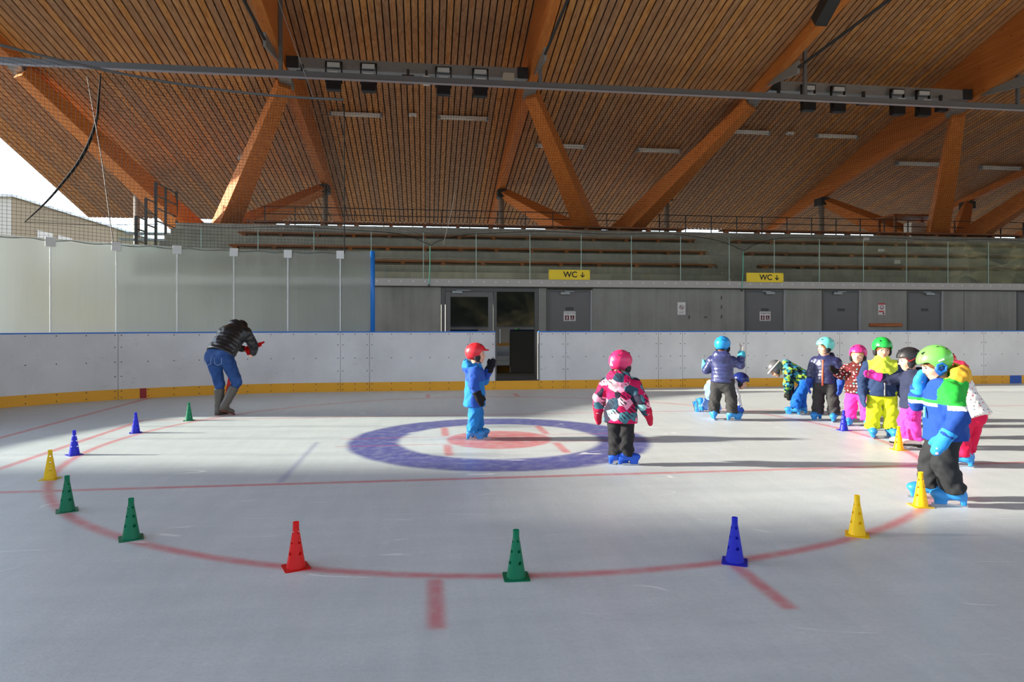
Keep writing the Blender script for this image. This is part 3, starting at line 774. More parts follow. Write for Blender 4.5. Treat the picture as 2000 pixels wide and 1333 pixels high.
# tube lights on the ceiling
M_TUBE = plain('tube_light_white', (225, 224, 214), 0.4)
lab_t = ['second and third rafters, left one', 'second and third rafters, right one', 'third and fourth rafters, left one', 'third and fourth rafters, right one', 'fourth and fifth rafters, left one', 'fourth and fifth rafters, right one', 'fifth and sixth rafters, left one', 'fifth and sixth rafters, right one']
for k, (xa, ya, xb, yb) in enumerate(((645, 222, 745, 226), (857, 229, 952, 233), (1048, 284, 1140, 288), (1245, 293, 1326, 297), (1424, 257, 1501, 261), (1595, 265, 1672, 269), (1752, 319, 1831, 323), (1915, 327, 1988, 332))):
    A, B = atCeil(xa, ya, 0.09, k in (2, 3, 6, 7)), atCeil(xb, yb, 0.09, k in (2, 3, 6, 7)); B.y = A.y; B.z = A.z
    t_ = empty('tube_light', tuple((A + B)/2)); h = (B.x - A.x)/2
    tag(t_, 'long white tube light on the ceiling between the ' + lab_t[k], 'ceiling light', 'tube lights on the ceiling')
    MB().box(-h, h, -0.06, 0.06, -0.005, 0.05).build('housing', M_WHITE, t_); MB().tube([(-h, 0, -0.015), (h, 0, -0.015)], 0.05, 10).build('diffuser', M_TUBE, t_, smooth=True)
    for s in (-1, 1): MB().box(s*h - 0.03, s*h + 0.03, -0.065, 0.065, -0.07, 0.052).build('end_cap', M_GALV, t_)
for px, py, l in ((806, 225, 'small white ceiling box between two tube lights above the long trough'), (1543, 261, 'small white ceiling box between two tube lights by the far trough')):
    c = atCeil(px, py, 0.09); b = MB().box(-0.12, 0.12, -0.08, 0.08, -0.03, 0.05).build('detector_box', M_TUBE, bevel=0.015); b.location = c
    tag(b, l, 'ceiling box', 'ceiling boxes')
    MB().box(-0.04, 0.04, -0.03, 0.03, -0.045, -0.03).build('detector_lens', M_GALV, b)

# ---- protective netting
M_NET = plain('black_net_cord', (16, 16, 18), 0.9)
NETW = 0.0042
def net_mesh(cols, rows, P, w=NETW, clip=None):
    """grid of cords; P(i,j) -> Vector with i in cols, j in rows (numpy arrays of parameters)"""
    V = []; Fc = []
    def cord(pts):
        b = len(V)
        for p in pts:
            V.extend([(p.x - w/2, p.y, p.z - w/2), (p.x + w/2, p.y + w*0.4, p.z + w/2), (p.x + w/2, p.y - w*0.4, p.z - w/2)])
        for i in range(len(pts) - 1):
            q = b + i*3
            for k in range(3): Fc.append((q+k, q+(k+1) % 3, q+3+(k+1) % 3, q+3+k))
    jj = np.linspace(0, 1, 9); ii = np.linspace(0, 1, max(20, cols // 8))
    for i in np.linspace(0, 1, cols):
        cord([P(i, j) for j in jj])
    for j in np.linspace(0, 1, rows):
        cord([P(i, j) for i in ii])
    m = bpy.data.meshes.new('netting'); m.from_pydata(V, [], Fc); m.update(); return m
# straight net under the long rail
bung = [atY(840, 492, RAILY - 0.02), atY(1452, 500, RAILY - 0.02)]
NX1 = 30.0
def net_left(j):            # left edge, pulled aside in a curve; j=0 top, 1 bottom
    return -7.28 - 0.1*j - 2.5 * max(0.0, j - 0.25)**1.8
def net_bot(x):
    z = 3.63 + 0.02*math.cos(x*2.1)
    for b in bung: z -= 0.40 * math.exp(-abs(x - b.x) / 0.55)
    return z
def P2(i, j):
    xl = net_left(j); x = xl + (NX1 - xl) * i
    zt = zR - 0.10 - 0.10 * abs(math.sin((x + 0.4) * math.pi / 0.85)); zb = net_bot(x)
    return Vector((x, RAILY - 0.02 - 0.12*math.sin(j*3.14), zt + (zb - zt)*j))
net2 = empty('protective_net'); tag(net2, 'black protective net hanging from the long steel rail before the stand', 'net')
n2 = mk('netting', net_mesh(600, 56, P2), M_NET, net2); tag(n2, kind='stuff')
MB().tube([P2(0, j) + Vector((0, 0, 0)) for j in np.linspace(0, 1, 24)], [0.012 + 0.022*math.sin(j*3.14) for j in np.linspace(0, 1, 24)], 7).build('edge_rope', M_NET, net2, smooth=True)
MB().tube([P2(i, 1) for i in np.linspace(0, 1, 260)], 0.007, 5).build('hem_rope', M_NET, net2)
for k, b in enumerate(bung):
    e = atY((838, 1449)[k], (557, 565)[k], WY - 0.17)
    g = empty('bungee_cord', tuple(e)); tag(g, ['green elastic cord pulling the net down left of the glazed door', 'green elastic cord pulling the net down beside the second WC sign'][k], 'cord', 'net tie cords')
    top = P2((b.x - net_left(1))/(NX1 - net_left(1)), 1) - e
    MB().tube([(0, 0, 0), top*0.5 + Vector((0.01, 0, 0)), top], 0.011, 7).build('cord', plain('green_cord', (70, 170, 140), 0.5), g)
    MB().box(-0.02, 0.02, -0.02, 0.02, -0.06, 0.01).build('hook', M_DARKSTEEL, g)
# corner net under the bent pipe
PZ = 5.93
pipe = empty('net_pipe'); tag(pipe, 'thin bent grey pipe carrying the corner net', 'pipe', kind='structure')
s_pipe0 = s_of_px(672) ; pp = [path(s)[0] + Vector((0, 0, PZ)) for s in np.linspace(s_pipe0, 15, 60)]
MB().tube(pp, 0.026, 8).build('pipe', M_STEEL, pipe, smooth=True)
for px, (tx, ty) in ((612, (RX[1], 15.6)),):
    a = path(s_of_px(612))[0] + Vector((0, 0, PZ)); b = Vector((RX[1] + 0.1, 13.0, ceil_z(13.0) - 0.8))
    MB().tube([a, b], 0.006, 5).build('stay_wire', M_GALV, pipe)
def P1(i, j):
    p, q = path(s_pipe0 + (15 - s_pipe0)*i)
    s = s_pipe0 + (15 - s_pipe0)*i
    zb = GL1 - 0.01 - 0.035*abs(math.sin(s * math.pi / 0.62)); zt = PZ - 0.04 - 0.05*abs(math.sin(s*math.pi/0.8))
    return p + q*(-0.06*j) + Vector((0, 0, zt + (zb - zt)*j))
net1 = empty('protective_net'); tag(net1, 'black protective net above the misted corner screen', 'net')
n1 = mk('netting', net_mesh(240, 50, P1), M_NET, net1); tag(n1, kind='stuff')
MB().tube([P1(0, j) for j in np.linspace(0, 1, 8)], 0.014, 6).build('edge_rope', M_NET, net1)
MB().tube([P1(i, 1) for i in np.linspace(0, 1, 140)], 0.006, 5).build('hem_rope', M_NET, net1)
a = atY(170, 150, 15.5); b = P1((s_of_px(222) - s_pipe0)/(15 - s_pipe0), 1)
rp = MB().tube([a, (a + b)/2 + Vector((0.05, 0, -0.12)), b], 0.010, 6).build('beaded_rope', plain('pale_rope', (120, 116, 110), 0.8)); tag(rp, 'thin beaded rope hanging down in front of the corner net', 'rope')
a = atY(893, 350, RAILY - 0.32); b = atY(866, 478, RAILY - 0.32)
rp = MB().tube([a, (a + b)/2 + Vector((0.02, 0, -0.03)), b], 0.007, 6).build('loose_cord', plain('pale_rope', (0, 0, 0))); tag(rp, 'thin pale cord hanging beside the straight net', 'rope')

# no-entry sticker on the strut
c = Vector(atY(470, 309, 19.95))
sk = MB().disc((0, 0, 0), (0.1, -1, -0.4), 0.085, 16, 0.004).build('strut_sticker', M_PAPER); sk.location = c - Vector((0, 0.0, 0)); tag(sk, 'small round white sticker on a timber strut', 'sticker')

# ================================================================== OUTSIDE
M_CREAM = plain('render_cream', (196, 186, 170), 0.9, 0, 0.05, 0.5)
M_WIN = plain('window_blind', (190, 176, 160), 0.5)
bd = empty('neighbour_building', (-21.4, 38, 0)); tag(bd, 'flat roofed pale building beyond the open gable end', 'building')
MB().box(-22, 0, 0, 34, -0.07, 8.0).build('wall', M_CREAM, bd)
MB().box(0.0, 0.05, 0.0, 34, 0, 8.0).build('shaded_side', plain('tan_side_shade', (150, 128, 100), 0.9, 0, 0.08, 0.5), bd)  # brown skin: the side's shade is put into its colour
MB().box(-22.2, 0.2, -0.2, 34.2, 8.0, 8.12).build('roof_edge', M_WHITE, bd)
for y in (2.2, 4.3, 9.5, 12, 18, 20.5):
    MB().box(-0.1, 0.09, y, y + 1.6, 4.6, 6.6).build('window', M_WIN, bd)
# added hill behind the camera, unseen: keeps bright sky out of glass reflections
def added_hill():
    V, Q = [], []; n, m = 90, 14; rng = np.random.RandomState(4)
    for j in range(m):
        for i in range(n):
            a = math.radians(150 + 240*i/(n-1)); r = 62 + 6*j
            z = -0.3 + 1.6*j**1.08 + (0 if j == 0 else 1.6*math.sin(i*0.7 + j) + 1.3*rng.rand())
            V.append((12 + r*math.cos(a)*1.2, 6 + r*math.sin(a), z)) if False else V.append((12 + 1.1*r*math.sin(math.radians(70 + 170*i/(n-1))), 4 + r*math.cos(math.radians(70 + 170*i/(n-1))), z))
    for j in range(m-1):
        for i in range(n-1): q = j*n + i; Q.append((q, q+1, q+n+1, q+n))
    me = bpy.data.meshes.new('added_hill'); me.from_pydata(V, [], Q); me.update()
    t = NT('added_hill_woods'); co = t.coord(); t.fin(t.ramp(t.noise(co, .35, 6, .7), [(.3, lin((38, 38, 28))), (.6, lin((84, 80, 58))), (.75, lin((140, 112, 76)))]), .95, 0, .1)
    o = mk('added_hill', me, t.m); tag(o, 'wooded hill added unseen behind the camera to darken glass reflections', 'added_hill', kind='structure')
added_hill()
# unseen blocks added at left, shading the near ice from the low sun
M_TRUNK = wood('bark', (60, 48, 38), (96, 80, 64), axis=2, rand=False, knots=False)
def cam_ld(l, d, z=0): return Vector((l*CY + d*SY, -l*SY + d*CY, z))
def sun_blocker(l0, l1, d0, d1, h, lab, roof=0.8):
    c = cam_ld((l0 + l1)/2, (d0 + d1)/2); b = empty('sun_blocker', tuple(c), -YAW); tag(b, lab, 'sun_blocker', kind='structure')
    w, q = (l1 - l0)/2, (d1 - d0)/2
    MB().box(-w, w, -q, q, -0.07, h).build('wall', M_CREAM, b)
    MB().quadbox([(-w-.2, -q-.2, h), (w+.2, -q-.2, h), (w+.2, q+.2, h), (-w-.2, q+.2, h), (-w*.1, -q, h+roof), (w*.1, -q, h+roof), (w*.1, q, h+roof), (-w*.1, q, h+roof)]).build('roof', M_DARKSTEEL, b)
sun_blocker(-42, -30, -40, 4.5, 10.2, 'tall building-like block added out of view to shade the near ice')
sun_blocker(-40, -30, 4.5, 6.25, 9.1, 'narrow block added out of view beside the tall one for more shade', 0.25)

# ================================================================== CONES
def cone_mesh():
    """hollow traffic cone shell with three rows of round holes"""
    H, r0, r1, N, K = 0.252, 0.052, 0.0155, 72, 66
    V, Fc = [], []
    for k in range(K + 1):
        t_ = k / K; z = 0.004 + H * t_
        r = r0 + (r1 - r0) * (t_ / 0.9) if t_ < 0.9 else r1 + 0.0015
        if t_ < 0.9 and t_ > 0.855: r = max(r, r1 + 0.0015)
        for i in range(N):
            a = 2 * math.pi * i / N; V.append((r * math.cos(a), r * math.sin(a), z))
    for k in range(K):
        for i in range(N):
            z = 0.004 + H * (k + 0.5) / K; a = 2 * math.pi * (i + 0.5) / N
            r = r0 + (r1 - r0) * ((k + 0.5) / K / 0.9); hole = False
            for zc, hr in ((0.085, 0.0098), (0.145, 0.0092), (0.200, 0.0085)):
                for m in range(4):
                    da = (a - (m * math.pi / 2 + 0.45) + math.pi) % (2 * math.pi) - math.pi
                    if (da * r) ** 2 + (z - zc) ** 2 < hr ** 2: hole = True
            if not hole:
                q = k * N; Fc.append((q + i, q + (i+1) % N, q + N + (i+1) % N, q + N + i))
    m = bpy.data.meshes.new('cone_shell'); m.from_pydata(V, [], Fc); m.update()
    m.polygons.foreach_set('use_smooth', [True] * len(m.polygons)); return m
def plate_mesh():
    mb = MB(); h, c = 0.070, 0.012; o = []
    for sx, sy, a0 in ((1, 1, 0), (-1, 1, 90), (-1, -1, 180), (1, -1, 270)):
        for k in range(4):
            a = math.radians(a0 + 30*k); o.append((sx*(h - c) + c*math.cos(a), sy*(h - c) + c*math.sin(a)))
    n = len(o); mb.v = [(x, y, 0.0) for x, y in o] + [(x, y, 0.005) for x, y in o]
    mb.f = [tuple(reversed(range(n))), tuple(range(n, 2*n))] + [(i, (i+1) % n, n + (i+1) % n, n + i) for i in range(n)]
    return mb.mesh('cone_plate')
CONE_RGB = {'red': (232, 34, 32), 'green': (10, 128, 88), 'blue': (40, 48, 200), 'yellow': (248, 208, 20)}
def cone_mat(c):
    t = NT('cone_' + c); rgb = lin(CONE_RGB[c]); n = t.noise(t.coord(), 18, 3)
    col = t.mix(n, tuple(v*0.9 for v in rgb), tuple(min(1, v*1.1) for v in rgb))
    t.fin(col, 0.38, 0, 0.4)
    tl = t.n.new('ShaderNodeBsdfTranslucent'); t.l.new(col, tl.inputs[0]); mx = t.n.new('ShaderNodeMixShader'); mx.inputs[0].default_value = 0.3
    t.l.new(t.p.outputs[0], mx.inputs[1]); t.l.new(tl.outputs[0], mx.inputs[2]); t.l.new(mx.outputs[0], t.out.inputs[0]); return t.m
_cm, _pm = cone_mesh(), plate_mesh()
CONE = {}
for c in CONE_RGB:
    a, b = _cm.copy(), _pm.copy(); m = cone_mat(c); a.materials.append(m); b.materials.append(m); CONE[c] = (a, b)
def cone(c, loc, rz, label, group='slalom cones on the ice', rot=None):
    r = empty('slalom_cone', loc, rz); tag(r, label, 'cone', group)
    mk('body', CONE[c][0], None, r); mk('base_plate', CONE[c][1], None, r)
    if rot: r.rotation_euler = rot
    return r
for c, px, py, rz, lab in (
    ('green', 369, 822, 0.3, 'green slalom cone beside the bending woman'),
    ('blue', 265, 846, 0.5, 'blue slalom cone between the green cone and another blue cone'),
    ('blue', 145, 889, 0.9, 'blue slalom cone next to the yellow cone on the circle edge'),
    ('yellow', 98, 936, 0.2, 'yellow slalom cone between the blue and green cones'),
    ('green', 131, 998, 0.6, 'green slalom cone next to the yellow one where red lines cross'),
    ('green', 256, 1052, 0.55, 'green slalom cone between another green cone and the red cone'),
    ('red', 578, 1109, 0.5, 'red slalom cone standing alone on the red circle line'),
    ('green', 1008, 1128, 0.1, 'green slalom cone between the two red hash marks'),
    ('blue', 1435, 1098, -0.35, 'blue slalom cone at the top of a red hash mark'),
    ('yellow', 1674, 1045, -0.45, 'yellow slalom cone between the blue cone and the boy in green helmet'),
    ('yellow', 1798, 989, -0.05, 'yellow slalom cone at the feet of the boy in blue and green jacket'),
    ('yellow', 1755, 879, 0.1, 'yellow slalom cone beside the white figure skates'),
    ('blue', 1648, 841, 0.1, 'blue slalom cone in front of the child in pink trousers')):
    cone(c, tuple(atZ(px, py, 0.0)), rz - YAW, lab)
_st = atZ(447, 778, 0.0)
for k in range(4):
    cone('red', (_st.x, _st.y, 0.045 * k), 0.4 + 0.1*k, 'red cone in the nested stack behind the woman, %s' % ['bottom one', 'second from bottom', 'third from bottom', 'top one'][k], 'red cones stacked on the ice')

# ================================================================== PEOPLE  (implicit surfaces, polygonised here)
def nrm(v): v = np.asarray(v, float); return v / (np.linalg.norm(v) + 1e-9)
def seg_d(P, a, b, ra, rb, flat=None, quilt=None):
    a, b = np.asarray(a, float), np.asarray(b, float); ba = b - a; L2 = ba @ ba + 1e-12
    Q = P - a
    if flat is not None:
        n, f = flat; n = nrm(n - ba * (n @ ba) / L2)
        Q = Q + (f - 1) * (Q @ n)[..., None] * n
    t = np.clip(Q @ ba / L2, 0, 1)
    d = np.linalg.norm(Q - t[..., None] * ba, axis=-1) - (ra + (rb - ra) * t)
    if quilt is not None:
        pitch, amp = quilt; s = t * math.sqrt(L2); d = d + amp * (1 - np.abs(np.sin(np.pi * s / pitch)) ** 0.6)
    return d
def ell_d(P, c, r, R=None):
    Q = P - np.asarray(c, float)
    if R is not None: Q = Q @ R
    r = np.asarray(r, float); k0 = np.linalg.norm(Q / r, axis=-1); k1 = np.linalg.norm(Q / (r*r), axis=-1) + 1e-9
    return k0 * (k0 - 1) / k1
def box_d(P, c, h, R=None, rnd=0.0):
    Q = P - np.asarray(c, float)
    if R is not None: Q = Q @ R
    q = np.abs(Q) - (np.asarray(h, float) - rnd)
    return np.linalg.norm(np.maximum(q, 0), axis=-1) + np.minimum(q.max(-1), 0) - rnd
def smin(a, b, k):
    if k <= 0: return np.minimum(a, b)
    h = np.clip(0.5 + 0.5 * (b - a) / k, 0, 1); return b + (a - b) * h - k * h * (1 - h)
def polygonise(fn, lo, hi, h):
    """surface nets over the zero set of fn"""
    lo, hi = np.asarray(lo, float) - 2*h, np.asarray(hi, float) + 2*h
    n = np.ceil((hi - lo) / h).astype(int) + 1
    ax = [lo[i] + h * np.arange(n[i]) for i in range(3)]
    P = np.stack(np.meshgrid(*ax, indexing='ij'), -1)
    D = fn(P)
    S = D < 0
    c = [S[i:n[0]-1+i, j:n[1]-1+j, k:n[2]-1+k] for i in (0, 1) for j in (0, 1) for k in (0, 1)]
    tot = sum(x.astype(np.int8) for x in c); act = (tot > 0) & (tot < 8)
    idx = -np.ones(act.shape, int); cells = np.argwhere(act); idx[act] = np.arange(len(cells))
    acc = np.zeros((len(cells), 3)); cnt = np.zeros(len(cells))
    corners = [(i, j, k) for i in (0, 1) for j in (0, 1) for k in (0, 1)]
    val = {q: D[cells[:, 0]+q[0], cells[:, 1]+q[1], cells[:, 2]+q[2]] for q in corners}
    for a in corners:
        for ax_ in range(3):
            if a[ax_] == 0:
                b = list(a); b[ax_] = 1; b = tuple(b)
                va, vb = val[a], val[b]; m = (va < 0) != (vb < 0)
                t = np.where(m, va / np.where(m, va - vb, 1), 0)
                p = np.array(a, float)[None, :].repeat(len(cells), 0); p[:, ax_] += t
                acc[m] += p[m]; cnt[m] += 1
    V = lo + h * (cells + acc / cnt[:, None])
    Fs = []
    for ax_ in range(3):
        o1, o2 = (ax_ + 1) % 3, (ax_ + 2) % 3
        sl0 = [slice(None)]*3; sl1 = [slice(None)]*3; sl0[ax_] = slice(0, -1); sl1[ax_] = slice(1, None)
        A, B = S[tuple(sl0)], S[tuple(sl1)]; e = np.argwhere(A != B)
        ok = (e[:, o1] > 0) & (e[:, o2] > 0) & (e[:, o1] < n[o1]-1) & (e[:, o2] < n[o2]-1); e = e[ok]
        if not len(e): continue
        def cell(d1, d2):
            q = e.copy(); q[:, o1] -= d1; q[:, o2] -= d2; return idx[q[:, 0], q[:, 1], q[:, 2]]
        quad = np.stack([cell(1, 1), cell(0, 1), cell(0, 0), cell(1, 0)], 1)
        ins = A[e[:, 0], e[:, 1], e[:, 2]]
        quad[~ins] = quad[~ins][:, ::-1]; Fs.append(quad)
    return V, np.concatenate(Fs)
def sdf_obj(name, fn, lo, hi, h, mats, parent, pick=None, smooth_iter=1):
    V, Q = polygonise(fn, lo, hi, h)
    m = bpy.data.meshes.new(name)
    m.vertices.add(len(V)); m.vertices.foreach_set('co', V.ravel())
    m.loops.add(len(Q)*4); m.loops.foreach_set('vertex_index', Q.ravel())
    m.polygons.add(len(Q)); m.polygons.foreach_set('loop_start', np.arange(0, len(Q)*4, 4)); m.polygons.foreach_set('loop_total', np.full(len(Q), 4))
    m.update(calc_edges=True); m.validate()
    mats = mats if isinstance(mats, (list, tuple)) else [mats]
    for x in mats: m.materials.append(x)
    m.polygons.foreach_set('use_smooth', np.ones(len(m.polygons), bool))
    if pick is not None:
        C = V[Q].mean(1); m.polygons.foreach_set('material_index', pick(C).astype(np.int32))
    o = bpy.data.objects.new(name, m); COL.objects.link(o); o.parent = parent
    return o
def rotm(yaw=0, pitch=0, roll=0):
    """columns are the head's right, forward, up; yaw>0 turns right, pitch>0 looks up"""
    y, p, r = (math.radians(v) for v in (-yaw, pitch, roll))
    Rz = np.array([[math.cos(y), -math.sin(y), 0], [math.sin(y), math.cos(y), 0], [0, 0, 1]])
    Rx = np.array([[1, 0, 0], [0, math.cos(p), -math.sin(p)], [0, math.sin(p), math.cos(p)]])
    Ry = np.array([[math.cos(r), 0, math.sin(r)], [0, 1, 0], [-math.sin(r), 0, math.cos(r)]])
    return Rz @ Rx @ Ry
def wrinkle(P, amp, seed=0.0, k=1.0):
    x, y, z = P[..., 0]*k, P[..., 1]*k, P[..., 2]*k
    return amp * (np.sin(46*z + 3.2*np.sin(19*x + seed) + 2.6*np.sin(23*y + 2*seed)) * 0.6 + np.sin(31*x + 27*z + 2.0*np.sin(31*y + seed) + seed) * 0.5)

M_SKIN = plain('skin', (226, 172, 144), 0.55, 0, 0.05, 9)
M_LIP = plain('lip', (186, 96, 92), 0.5); M_EYE = plain('eye_dark', (44, 32, 26), 0.3)
M_BLADE = plain('skate_blade', (196, 198, 200), 0.25, 0.9); M_STRAP = plain('black_strap', (26, 26, 28), 0.6)
M_LINER = plain('helmet_liner', (34, 34, 38), 0.8)

STD = dict(pel=(0, 0, .455), chest=(0, .005, .64), neck=(0, .005, .735), head=(0, .02, .862),
           shL=(-.118, 0, .69), shR=(.118, 0, .69), elL=(-.165, -.015, .565), elR=(.165, -.015, .565), haL=(-.175, .03, .445), haR=(.175, .03, .445),
           hipL=(-.062, 0, .43), hipR=(.062, 0, .43), knL=(-.072, .015, .255), knR=(.072, .015, .255), anL=(-.075, -.005, .095), anR=(.075, -.005, .095))
FING = [(-.026, .058, .0075), (-.009, .066, .008), (.009, .063, .008), (.026, .050, .007)]
def hand_sdf(P, c, d, side, n, s, fingers, curl=0.5):
    """glove at wrist c pointing along d; n = back-of-hand normal; side = which way the thumb goes (unit)"""
    d, n = nrm(d), nrm(n); n = nrm(n - d*(n @ d)); w = np.cross(d, n) * side
    c = np.asarray(c, float)
    D = seg_d(P, c - d*.02*s, c + d*.035*s, .024*s, .03*s, (n, 1.35))
    if fingers:
        for off, ln, r in FING:
            a = c + d*.045*s - w*off*s*1.0; b = a + d*ln*.55*s - n*curl*.012*s; e = b + d*ln*.5*s - n*curl*.034*s
            D = smin(D, np.minimum(seg_d(P, a - d*.02*s, b, r*1.15*s, r*1.08*s), seg_d(P, b, e, r*1.08*s, r*s)), .006*s)
    else:
        D = smin(D, seg_d(P, c + d*.03*s, c + d*.082*s - n*curl*.02*s, .034*s, .026*s, (n, 1.3)), .02*s)
    D = smin(D, np.minimum(seg_d(P, c + d*.008*s + w*.02*s, c + d*.035*s + w*.04*s, .013*s, .012*s), seg_d(P, c + d*.035*s + w*.04*s, c + d*.06*s + w*.043*s, .012*s, .0095*s)), .012*s)
    return D
def skate(P0, toe, s, mat, parent, kind='rental', lift=None):
    """ice skate under ankle P0 (x,y,z); toe = heading in degrees right of forward; lift = extra pitch (degrees, toe down)"""
    r = empty('skate', tuple(P0)); r.parent = parent; r.rotation_euler = (math.radians(-(lift or 0)), 0, math.radians(-toe)); s = s * 1.0
    h = P0[2] / s if lift is None else .085
    z0 = -h
    if kind == 'rental':
        def fn(P):
            P = P / s
            d = seg_d(P, (0, -.005, .035), (0, -.02, -.01), .046, .044)
            d = smin(d, seg_d(P, (0, -.03, -.022), (0, .075, -.028), .034, .036), .03)
            d = smin(d, ell_d(P, (0, .095, -.026), (.042, .045, .03)), .02)
            d = np.maximum(d, -(P[..., 2] + .060) + 0.0)
            heel = box_d(P, (0, -.052, z0 + .034), (.017, .017, .042), None, .006)
            toe_ = box_d(P, (0, .078, z0 + .030), (.019, .036, .034), None, .008)
            d = smin(smin(d, heel, .02), toe_, .024)
            return np.maximum(d, (z0 + .010) - P[..., 2]) * s
        sdf_obj('boot', fn, np.array((-.07, -.11, z0))*s, np.array((.07, .16, .10))*s, .0065*s if s > .9 else .007, mat, r)
        MB().box(-.0035*s, .0035*s, -.075*s, .130*s, z0*s, (z0 + .016)*s).build('blade', M_BLADE, r)
        st = MB(); 
        for yy, zz, rr in ((-.005, .030, .050), (.035, .005, .045)):
            st.tube([(rr*1.0*s*math.cos(a), (yy + .35*rr*math.sin(a))*s, (zz + .045*rr/.05*math.sin(a)*.6 - .002)*s) for a in np.linspace(0, 2*math.pi, 17)], .007*s, 6)
        st.box(-.03*s, .03*s, .052*s, .064*s, .008*s, .018*s)
        tag(st.build('strap', M_STRAP, r, smooth=True), None)
    else:
        def fn(P):
            P = P / s
            d = seg_d(P, (0, -.015, .06), (0, -.02, -.01), .040, .040)
            d = smin(d, seg_d(P, (0, -.035, -.025), (0, .08, -.035), .03, .03), .03)
            d = smin(d, ell_d(P, (0, .10, -.036), (.036, .04, .024)), .02)
            return np.maximum(d, -(P[..., 2] + .058)) * s
        sdf_obj('boot', fn, np.array((-.06, -.09, -.09))*s, np.array((.06, .15, .11))*s, .0065, mat, r)
        MB().box(-.032*s, .032*s, -.065*s, .135*s, -.070*s, -.058*s).box(-.022*s, .022*s, -.065*s, -.02*s, -.088*s, -.07*s).build('sole', M_STRAP, r)
        bl = MB().box(-.002*s, .002*s, -.085*s, .135*s, z0*s, (z0 + .012)*s)
        for yy in (-.05, .03, .09): bl.box(-.004*s, .004*s, (yy - .012)*s, (yy + .012)*s, (z0 + .01)*s, -.07*s)
        bl.build('blade', M_BLADE, r)
        MB().tube([(.03*s*math.cos(a), (.03 + .05*a/6)*s, (-.02 - .03*a/6 + .028)*s) for a in np.linspace(0.3, 2.8, 10)], .004*s, 5).build('lace', M_WHITE, r)
    return r
def person(label, px, py, phi, S, pose, jacket, trousers, helmet, gloves=None, skates=None, hs=1.0, headrot=(0, 0, 0), hood=None, hair=None, fat=1.0, legfat=1.0, quilt=None,
           hem=.03, collar=None, glove_fingers=False, toes=(8, 8), skate_kind='rental', skate_lift=None, jwr=.0055, jpick=None, tpick=None, face=True, hood_fill=None, earpad=None, brim=False, group='people on the ice', decor=None, loc=None):
    J = {k: np.array(pose.get(k, v), float) * S for k, v in STD.items()}
    base = atZ(px, py, 0.0) if loc is None else loc
    root = empty('person', (base.x, base.y, 0.0), face_rot(px, phi)); tag(root, label, 'person', group)
    spine = nrm(J['neck'] - J['pel']); side = nrm(J['shR'] - J['shL']); fwd = nrm(np.cross(spine, side)) 
    fwd = -nrm(np.cross(side, spine)) if False else nrm(np.cross(spine, side))
    HR = rotm(*headrot); HC = J['head']; k = S
    hk = hs
    def H(v): return HC + HR @ (np.asarray(v, float) * hk)
    # --- body: one continuous surface
    def body(P):
        d = ell_d(P, H((0, -.008, .018)), np.array((.076, .092, .092))*hk, HR)
        d = smin(d, ell_d(P, H((0, .02, -.038)), np.array((.058, .062, .062))*hk, HR), .035*hk)
        d = smin(d, ell_d(P, H((0, .058, -.078)), np.array((.026, .022, .020))*hk, HR), .025*hk)          # chin
        for sx in (-1, 1):
            d = smin(d, ell_d(P, H((sx*.036, .052, -.030)), np.array((.026, .026, .024))*hk, HR), .02*hk)     # cheeks
            d = smin(d, ell_d(P, H((sx*.078, -.005, -.012)), np.array((.010, .020, .028))*hk, HR), .008*hk)  # ears
            d = np.maximum(d, -ell_d(P, H((sx*.031, .092, .004)), np.array((.017, .014, .010))*hk, HR))
        d = smin(d, seg_d(P, H((0, .080, .008)), H((0, .098, -.022)), .009*hk, .013*hk), .012*hk)           # nose
        d = smin(d, ell_d(P, H((0, .078, -.053)), np.array((.020, .010, .010))*hk, HR), .010*hk)            # lips
        d = smin(d, seg_d(P, J['neck'] - spine*.02*k, HC - HR[:, 2]*.05*hk, .042*k, .042*k), .03*k)
        d = smin(d, seg_d(P, J['pel'], J['chest'], .075*k, .085*k, (fwd, 1.3)), .03*k)
        d = smin(d, seg_d(P, J['shL'], J['shR'], .034*k, .034*k), .04*k)
        d = smin(d, seg_d(P, J['chest'], J['neck'], .06*k, .04*k), .03*k)
        for q in 'LR':
            d = smin(d, seg_d(P, J['sh'+q], J['el'+q], .034*k, .028*k), .02*k)
            d = smin(d, seg_d(P, J['el'+q], J['ha'+q], .027*k, .021*k), .01*k)
            d = smin(d, seg_d(P, J['hip'+q], J['kn'+q], .055*k, .040*k), .02*k)
            d = smin(d, seg_d(P, J['kn'+q], J['an'+q], .038*k, .028*k), .01*k)
        return d
    allp = np.array(list(J.values())); lo, hi = allp.min(0), allp.max(0)
    def merge_hands(P):
        d = body(P)
        for q, sd in (('L', 1), ('R', -1)):
            dv = nrm(J['ha'+q] - J['el'+q]); nv = nrm(fwd*.3 + (side if q == 'R' else -side))
            d = smin(d, hand_sdf(P, J['ha'+q], dv, sd, nv, .85*k, True), .006)
        return d
    sdf_obj('body', merge_hands, lo - .13*k, hi + .13*k, .0105*k, M_SKIN, root)
    if face:
        for sx in (-1, 1):
            MB_e = MB(); c = H((sx*.031, .0765, .004))
            e = sdf_obj('eye', lambda P, c=c: ell_d(P, c, np.array((.0105, .006, .0065))*hk, HR), c - .012*hk, c + .012*hk, .0035*hk, M_EYE, root)
            c2 = H((sx*.031, .083, .024)); 
            sdf_obj('eyebrow', lambda P, c=c2: ell_d(P, c, np.array((.016, .006, .0035))*hk, HR), c2 - .018*hk, c2 + .018*hk, .0035*hk, hair or M_EYE, root)
        c = H((0, .0865, -.053)); sdf_obj('mouth', lambda P: ell_d(P, c, np.array((.017, .005, .0055))*hk, HR), c - .02*hk, c + .02*hk, .0035*hk, M_LIP, root)
